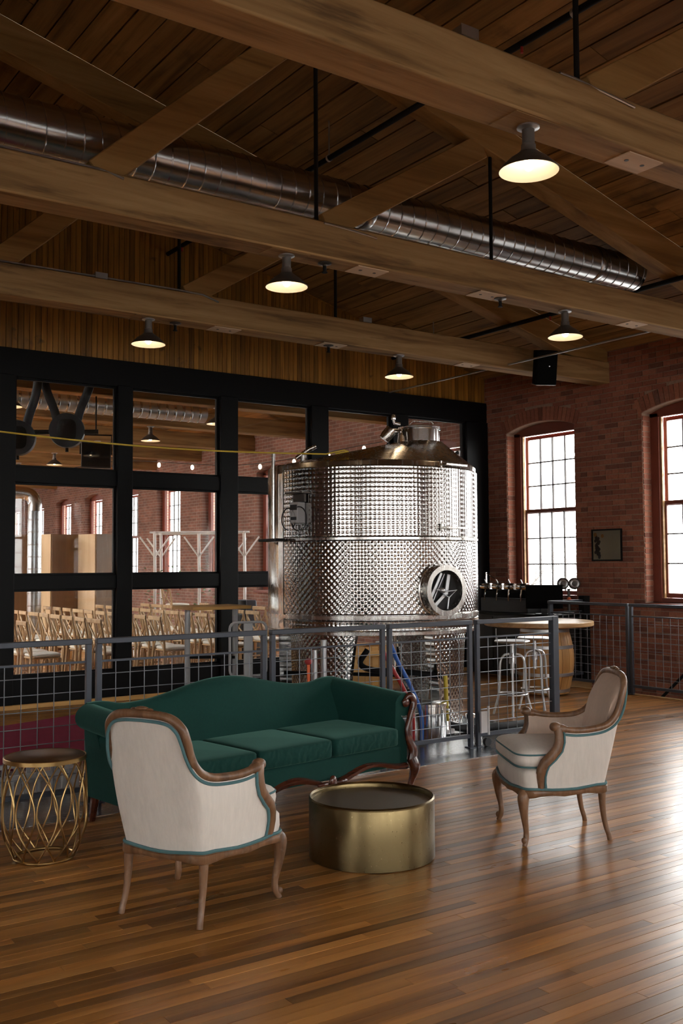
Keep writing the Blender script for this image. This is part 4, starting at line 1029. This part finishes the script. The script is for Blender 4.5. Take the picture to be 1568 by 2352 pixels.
ob('lever', MB().beam((-.07,0,.36),(-.07,0,.66),.03,.012,(0,1,0)), M['orange'], vs_, bevel=.003); ob('valve_knob', MB().superell((-.07,0,.68), .04,.03,.03,1,1,12,8), M['red'], vs_, smooth=True)
ob('stand_base', MB().cbox((.05,.03,.01), .35, .3, .02), M['alu'], vs_)
ct = thing('plywood_crate', 'orange plywood crate of upright boards behind the tank legs', 'crate', (7.02, 9.85, 0))
ob('crate_back', MB().box(-.4,.4,.24,.26,.02,.58), M['ply'], ct)
for k in range(8): ob('board', MB().box(-.4+.1*k+.003,-.4+.1*(k+1)-.003,-.262,-.24,.02,.58), M['ply'], ct)
for z in (.1,.5): ob('batten', MB().box(-.4,.4,-.285,-.262,z-.03,z+.03), M['ply'], ct)
for s in (-1, 1): ob('crate_end', MB().box(s*.4-.012,s*.4+.012,-.24,.24,.02,.58), M['ply'], ct)
ob('crate_floor', MB().box(-.38,.38,-.24,.24,0,.03), M['ply'], ct)
wb_ = thing('steel_bench', 'dark steel workbench with grey top behind the tank', 'bench', (7.97, 9.75, 0))
ob('bench_top', MB().box(-.45,.45,-.3,.3,.56,.60), M['alu'], wb_, bevel=.004)
for a in (-.42,.42):
    for b in (-.27,.27): ob('leg', MB().box(a-.025,a+.025,b-.025,b+.025,0,.56), M['iron'], wb_)
ob('shelf', MB().box(-.43,.43,-.28,.28,.30,.32), M['iron'], wb_)
ob('drain_pipe', MB().tube(crom([(-.05,-.62,.72),(-.12,-.66,.60),(-.02,-.70,.54),(.3,-.72,.52),(.66,-.74,.48)], 6), .028, 10), M['iron'], tank, smooth=True)
ob('drain_pipe', MB().tube([(-.9,-.2,.46),(.3,-.1,.42)], .02, 8), M['iron'], tank, smooth=True)

# ------------------------------------------------------------------ tasting corner at the brick wall
bt = thing('barrel_table', 'round pale oak table top set on an upright wine barrel', 'table', (8.80, 8.52, 0))
ob('table_top', MB().lathe([(0,.815),(.62,.815),(.64,.825),(.64,.865),(.632,.872),(0,.872)], 72), M['oak'], bt, smooth=True)
ob('barrel_head', MB().lathe([(0,.80),(.25,.80)], 32, (.1,0,0)), M['barrel'], bt)
for k in range(18):
    mb = MB(); rows = []
    for j in range(9):
        f = j/8; r = .27+.07*sin(pi*f); z = .02+.79*f
        rows.append([(.1+r*cos(2*pi*(k+e)/18), r*sin(2*pi*(k+e)/18), z) for e in (.02,.35,.65,.98)])
    ob('stave', mb.grid(rows), M['barrel'], bt, smooth=True)
for z in (.06, .25, .57, .76):
    r = .272+.07*sin(pi*(z-.02)/.79); ob('hoop', MB().lathe([(r,z-.02),(r+.004,z-.018),(r+.004,z+.018),(r,z+.02)], 40, (.1,0,0)), M['alu'], bt, smooth=True)
def make_stool():
    t = thing('bar_stool', 'bar stool', 'stool')
    ob('seat', MB().lathe([(0,.735),(.15,.735),(.178,.742),(.185,.752),(.178,.760),(.1,.752),(0,.75)], 36), M['alu'], t, smooth=True)
    ob('screw_post', MB().tube([(0,0,.42),(0,0,.735)], .022, 12).tube([(0,0,.52),(0,0,.60)], .036, 12), M['alu'], t, smooth=True)
    for k in range(4):
        a = pi/4+k*pi/2; c, s = cos(a), sin(a)
        ob('leg', MB().tube(crom([(.03*c,.03*s,.62),(.09*c,.09*s,.60),(.125*c,.125*s,.52),(.135*c,.135*s,.30),(.15*c,.15*s,.18),(.20*c,.20*s,.0)], 5), .013, 8), M['alu'], t, smooth=True)
    ob('foot_ring', MB().tube([(.148*cos(2*pi*i/32), .148*sin(2*pi*i/32), .21) for i in range(32)], .010, 8, closed=True), M['alu'], t, smooth=True)
    return t
s0 = make_stool(); s0.location = (7.43, 7.57, 0)
tag(s0, 'silver metal bar stool, seat seen just inside the mesh gate', 'stool', 'metal bar stools')
s1 = dup(s0, (7.93, 7.74, 0), .5, 'silver metal bar stool standing against the barrel table')
cab = thing('bar_cabinet', 'dark low cabinet along the brick wall under the window', 'cabinet', (0, 0, 0))
ob('cabinet_body', MB().box(9.86, 10.37, 9.27, 10.98, .06, .84), M['dark'], cab, bevel=.005)
ob('worktop', MB().box(9.83, 10.37, 9.25, 11.0, .84, .87), M['iron'], cab, bevel=.004)
for k in range(3):
    d_ = ob('door', MB().box(9.845, 9.86, 9.30+.56*k, 9.83+.56*k, .10, .81), M['dark'], cab, bevel=.003); ob('handle', MB().tube([(9.83, 9.77+.56*k, .5), (9.83, 9.77+.56*k, .65)], .006, 6), M['alu'], d_)
ob('plinth', MB().box(9.9, 10.36, 9.29, 10.96, 0, .06), M['dark'], cab)
bf = thing('bottle_filler', 'chrome bottle filling machine with a row of spouts below the window', 'machine', (10.08, 10.33, .87))
ob('machine_body', MB().box(-.14,.2,-.50,.42,0,.20), M['blackmatte'], bf, bevel=.01)
ob('manifold', MB().tube([(-.05,-.5,.30),(-.05,.44,.30)], .022, 12).box(-.02,.12,-.5,.44,.2,.28), M['iron'], bf)
for k in range(4):
    y = -.38+.24*k
    sp2 = ob('spout_head', MB().lathe([(0,-.095),(.045,-.095),(.052,-.08),(.052,.08),(.045,.095),(0,.095)], 20, (-.10, y, .36), 'Y'), M['chrome'], bf, smooth=True)
    ob('nozzle', MB().tube([(-.12,y,.32),(-.14,y,.24),(-.17,y-.03,.16)], [.014,.012,.010], 8), M['chrome'], sp2, smooth=True)
    ob('lever', MB().tube([(-.10,y,.40),(-.12,y+.02,.46)], .008, 6), M['alu'], sp2, smooth=True)
ob('gauge_post', MB().tube([(-.05,.40,.38),(-.05,.40,.56)], .014, 8).tube([(-.05,.40,.55),(-.05,.2,.46)], .006, 6), M['chrome'], bf, smooth=True)
mo = thing('monitor', 'black flat screen turned away on the cabinet beside the bottle filler', 'monitor', (9.95, 9.52, .87), radians(-42))
ob('screen_back', MB().box(-.24,.24,-.02,.015,.08,.39), M['speaker'], mo, bevel=.01); ob('bezel', MB().box(-.245,.245,.012,.022,.075,.395), M['iron'], mo, bevel=.004)
ob('stand_neck', MB().box(-.04,.04,-.01,.02,.01,.1), M['blackmatte'], mo); ob('stand_foot', MB().box(-.12,.12,-.09,.09,0,.012), M['blackmatte'], mo, bevel=.004)
gr = thing('twin_fan', 'grey twin-drum fan on a small stand at the cabinet end', 'fan', (10.26, 9.37, .87), radians(-45))
for s in (-1, 1):
    d_ = ob('drum', MB().lathe([(0,-.05),(.06,-.05),(.078,-.035),(.078,.035),(.06,.05),(0,.05)], 28, (s*.075, 0, .41), 'Y'), M['shade_out'], gr, smooth=True)
    ob('grille_ring', MB().lathe([(.035,-.051),(.048,-.056),(.06,-.051)], 28, (s*.075, 0, .41), 'Y'), M['alu'], d_, smooth=True)
ob('stand', MB().tube([(0,0,0),(0,0,.34)], .02, 12).lathe([(0,0),(.1,0),(.1,.02),(.03,.03)], 20), M['shade_out'], gr, smooth=True); ob('switch_knob', MB().superell((0,-.06,.2),.03,.02,.03,1,1,10,8), M['orange'], gr, smooth=True)
fp = thing('framed_print', 'small black-framed print with a dark bunch of grapes on brick wall', 'picture', (XW-.012, 8.808, 1.787))
ob('frame', MB().box(-.02,0,-.25,-.23,-.21,.21).box(-.02,0,.23,.25,-.21,.21).box(-.02,0,-.23,.23,.19,.21).box(-.02,0,-.23,.23,-.21,-.19), M['black'], fp, bevel=.003)
ob('paper', MB().box(-.008,-.001,-.23,.23,-.19,.19), M['paper'], fp)
pr = MB()
for k in range(26):
    pr.lathe([(0,-.0095),(.022,-.0095)], 10, (0, .155+random.uniform(-.035,.035), .11-.27*k/25), 'X')
ob('grape_print', pr, M['ink'], fp)
ob('leaf_print', MB().lathe([(0,-.0098),(.028,-.0098)], 8, (0,.19,.14), 'X').lathe([(0,-.0098),(.026,-.0098)], 8, (0,.07,.12), 'X'), M['inkor'], fp)
ob('print_glass', MB().box(-.013,-.011,-.23,.23,-.19,.19), M['glass'], fp)

# ------------------------------------------------------------------ event room behind the glass
def make_xchair():
    t = thing('cross_back_chair', 'x', 'chair')
    ob('seat', MB().superell((0,.01,.445), .20, .20, .016, .5, .55, 28, 6), M['chairwood'], t, smooth=True)
    ob('seat_pad', MB().superell((0,.015,.475), .195, .195, .028, .6, .5, 28, 8), M['cushion'], t, smooth=True)
    for s in (-1, 1):
        ob('leg', MB().tube([(s*.165,.165,.44),(s*.18,.185,0)], [.019,.014], 8), M['chairwood'], t, smooth=True)
        ob('rear_post', MB().tube(crom([(s*.19,-.22,0),(s*.175,-.185,.44),(s*.178,-.20,.62),(s*.17,-.245,.86)], 4), .0165, 8), M['chairwood'], t, smooth=True)
        ob('stretcher', MB().tube([(s*.175,.175,.22),(s*.185,-.2,.22)], .009, 6), M['chairwood'], t, smooth=True)
        ob('cross_slat', MB().tube(crom([(s*.165,-.235,.80),(s*.06,-.222,.68),(-s*.06,-.205,.58),(-s*.165,-.19,.47)], 3), .012, 6), M['chairwood'], t, smooth=True)
    ob('crest_rail', MB().beam((-.195,-.245,.865),(.195,-.245,.865),.026,.055), M['chairwood'], t, bevel=.008)
    return t
xc = make_xchair(); ft = 0.0; fv = Vector((cos(ft), sin(ft))); rv_ = Vector((-sin(ft), cos(ft))); rz = atan2(-fv.x, fv.y); first = True; cnt = 0
for rr_ in range(7):
    for cc in range(11):
        p = Vector((3.20, 12.15)) + fv*(.87*rr_) + rv_*(.47*cc+.1*(rr_ % 2))
        if not (11.75 < p.y < 16.8 and p.x < 9.4): continue
        if any((p-Vector(k_)).length < r__ for k_, r__ in (((8.3,17.3),1.0), ((8.42,14.95),.62), ((5.30,16.35),.5))): continue
        if p.y > 16.9 or (p.y > 15.9 and p.x < 5.6): continue
        u__, v__, d__ = proj((p.x, p.y, .6))
        if not (-60 < u__ < 640): continue
        lab = 'natural wood cross-back chair with ivory cushion, %s row back from the arbor' % ('seventh', 'sixth', 'fifth', 'fourth', 'third', 'second', 'first')[rr_]
        if first: xc.location = (p.x, p.y, 0); xc.rotation_euler = (0, 0, rz); xc['label'] = lab; xc['group'] = 'event chairs in rows'; first = False
        else: xc2 = dup(xc, (p.x, p.y, 0), rz+random.uniform(-.07, .07), lab)
        cnt += 1
xl = dup(xc, (8.3, 17.3, .345), rz, 'natural wood cross-back chair raised on a low white riser above the rows'); xl['group'] = 'event chairs in rows'
ri = thing('riser', 'low white platform riser carrying one cross-back chair', 'platform', (8.3, 17.3, 0), rz)
ob('riser_top', MB().box(-.45,.45,-.45,.45,.30,.34), M['white'], ri, bevel=.005)
for a in (-.4,.4):
    for b in (-.4,.4): ob('riser_leg', MB().box(a-.03,a+.03,b-.03,b+.03,0,.30), M['white'], ri)
# cloth-covered pedestal standing in for an unidentified dark shape
co = thing('standin_pedestal', 'made-up black draped pedestal with slate blue runner, standing in for an unclear dark shape', 'pedestal', (8.42, 14.95, 0))
ob('drape', MB().lathe([(.30,0),(.26,.3),(.22,.6),(.21,.93),(.20,.95),(0,.955)], 24), M['rubber'], co, smooth=True)
ob('runner', MB().box(-.09,.09,-.245,-.23,.35,.97).box(-.09,.09,-.24,.2,.957,.967), M['rail'], co, bevel=.004)
# folding screen of alternating panels
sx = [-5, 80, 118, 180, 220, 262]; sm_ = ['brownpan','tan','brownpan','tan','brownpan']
scn = thing('folding_screen', 'folding screen of tan and brown wooden panels behind the chairs', 'screen', (0, 0, 0))
pts = [CAMP+ray(x, 1300)*(18.4+(.35 if i % 2 else 0)) for i, x in enumerate(sx)]
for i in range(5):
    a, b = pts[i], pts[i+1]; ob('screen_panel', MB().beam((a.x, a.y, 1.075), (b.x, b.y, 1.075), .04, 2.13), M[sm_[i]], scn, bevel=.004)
vd = thing('vertical_duct', 'upright silver spiral duct standing before the folding screen', 'duct', (5.30, 16.35, 0))
ob('duct_tube', MB().lathe([(.11,0),(.11,2.45)], 28), M['duct'], vd, smooth=True); 
for k in range(12): ob('seam_ring', MB().lathe([(.11,.1+.2*k),(.116,.105+.2*k),(.116,.115+.2*k),(.11,.12+.2*k)], 28), M['duct'], vd, smooth=True)
ob('elbow', MB().tube(crom([(0,0,2.44),(0,.03,2.62),(-.1,.1,2.74),(-.5,.2,2.76)], 5), .11, 20), M['duct'], vd, smooth=True)
ab = thing('branch_arbor', 'white wedding arbor of forked poles with greenery behind the chairs', 'arbor', (0, 0, 0))
ap_ = [Vector((8.38,18.47,0)), Vector((9.1,17.97,0)), Vector((9.83,17.44,0)), Vector((8.9,19.3,0)), Vector((10.1,18.4,0))]
for p in ap_:
    po = ob('pole', MB().tube([p, p+Vector((.01,.0,1.2)), p+Vector((0,.01,2.22))], .03, 8), M['white'], ab, smooth=True)
    dxy = Vector((.64,-.45,0))*.5
    ob('fork', MB().tube([p+Vector((0,0,1.72)), p+dxy*.75+Vector((0,0,2.12))], .018, 6).tube([p+Vector((0,0,1.72)), p-dxy*.75+Vector((0,0,2.12))], .018, 6), M['white'], po, smooth=True)
for a, b in ((ap_[0],ap_[2]), (ap_[3],ap_[4]), (ap_[0],ap_[3]), (ap_[2],ap_[4])):
    e = (b-a).normalized()*.1; ob('crossbar', MB().tube([a-e+Vector((0,0,2.21)), b+e+Vector((0,0,2.21))], .022, 8), M['white'], ab, smooth=True)
for p in ap_[:2]:
    mb = MB()
    for k in range(60):
        c = p+Vector((random.gauss(.05,.16), random.gauss(0,.12), random.uniform(.55,1.55))); a = random.random()*6.28
        d1 = Vector((cos(a), sin(a), random.uniform(-.5,.5)))*.06; d2 = Vector((-sin(a), cos(a), .3))*.022
        mb.add([c-d1, c+d2, c+d1, c-d2], [(0,1,2,3)])
    ob('greenery', mb, M['leafgreen'], ab)
# line-shaft hangers just behind the glass
lsh = thing('line_shaft', 'old black iron line shaft with two pulley hangers behind the glass', 'line shaft')
def shaft_hanger(x, y, zt, lab, s=1.0):
    t = bpy.data.objects.new('pulley_hanger', None); COL.objects.link(t); t.location = (x, y, zt); t.rotation_euler = (0, 0, radians(-25)); t.parent = lsh
    for sg in (-1, 1): ob('hanger_arm', MB().tube(crom([(sg*.30*s,0,.30),(sg*.26*s,0,.02),(sg*.15*s,0,-.28),(sg*.10*s,0,-.5)], 4), [.055]*13, 8, flat=.6), M['blackmatte'], t, smooth=True)
    ob('hanger_plate', MB().box(-.45*s,.45*s,-.06,.06,.28,.36), M['blackmatte'], t, bevel=.01)
    ob('pulley', MB().lathe([(.05,-.07),(.21,-.07),(.215,0),(.21,.07),(.05,.07)], 28, (0,0,-.52), 'Y'), M['blackmatte'], t, smooth=True)
    ob('bearing', MB().superell((0,0,-.52), .13, .11, .15, .6, .7, 18, 10), M['iron'], t, smooth=True); ob('oil_cup', MB().tube([(0,0,-.66),(0,0,-.78)], .02, 8), M['iron'], t, smooth=True)
shaft_hanger(4.27, 11.98, 3.73, 'black cast-iron pulley hanger behind the glass, beside the dome lamp')
shaft_hanger(3.72, 12.15, 3.62, 'black cast-iron pulley hanger behind the glass, half hidden by the steel mullion', .8)
ob('shaft', MB().tube([(2.4, 12.75, 3.14), (4.6, 11.8, 3.20)], .03, 10), M['blackmatte'], lsh, smooth=True)
es = thing('loudspeaker', 'black loudspeaker hanging behind the glass under the yellow hose', 'speaker', (5.17, 13.35, 3.12), radians(-20))
ob('cabinet', MB().prism([(-.20,-.12),(.20,-.12),(.20,.16),(.16,.16),(-.16,.16)], -.22, .14, 'Z'), M['blackmatte'], es, bevel=.01); ob('yoke', MB().tube([(-.21,0,-.02),(-.21,0,.25),(.21,0,.25),(.21,0,-.02)], .012, 6).tube([(0,0,.25),(0,0,.80)], .012, 6), M['iron'], es); ob('grille', MB().box(-.19,.19,-.128,-.122,-.2,.12), M['iron'], es)
ed_ = thing('event_duct', 'pale ribbed air duct under the beams behind the glass', 'duct', (0, 14.15, 3.93))
ob('duct_tube', MB().lathe([(.14,2.0),(.14,7.25),(0,7.25)], 28, axis='X'), M['alu'], ed_, smooth=True)
for k in range(36): ob('rib', MB().lathe([(.14,2.2+.14*k),(.148,2.21+.14*k),(.148,2.23+.14*k),(.14,2.24+.14*k)], 28, axis='X'), M['duct'], ed_, smooth=True)
sl = thing('string_lights', 'string of small warm bulbs swagged across the event room', 'string lights', (0, 0, 0))
wp = [Vector((9.9, 13.0, 3.55)), Vector((8.6, 15.3, 3.3)), Vector((7.2, 17.8, 3.5)), Vector((5.8, 20.2, 3.2)), Vector((4.5, 22.5, 3.5))]
ww = crom(wp, 8); ob('wire', MB().tube(ww, .006, 5), M['rubber'], sl, smooth=True)
for p in ww[1::2]: ob('bulb', MB().superell(p-Vector((0,0,.06)), .03, .03, .045, 1, 1, 10, 8), M['string'], sl, smooth=True)

# ------------------------------------------------------------------ bare trees outside
def tree(x, y, h, lab):
    mb = MB()
    def grow(p, d, L, r, lev):
        q = p+d*L; mb.tube([p, p.lerp(q, .5)+Vector((random.uniform(-.03,.03), random.uniform(-.03,.03), 0))*L, q], [r, r*.85, r*.65], 5, caps=False)
        if lev == 0: return
        for k in range(3 if lev > 1 else 4):
            nd = (d + Vector((random.gauss(0,.55), random.gauss(0,.55), random.gauss(.1,.3)))).normalized(); grow(p.lerp(q, random.uniform(.55, 1)), nd, L*random.uniform(.55,.8), r*.55, lev-1)
    grow(Vector((0,0,-4)), Vector((0,0,1)), h, .16, 5)
    o = ob('bare_tree', mb, M['bark'], smooth=True, loc=(x, y, 0)); tag(o, lab, 'tree', 'bare trees outside the windows')
tree(19, 17.0, 3.2, 'bare winter tree seen through the arched window over the bottle filler')
tree(24, 19.5, 3.4, 'slender bare tree standing farther off behind the arched windows')
tree(17.5, 11.0, 2.6, 'low bare tree outside the window beyond the framed print')
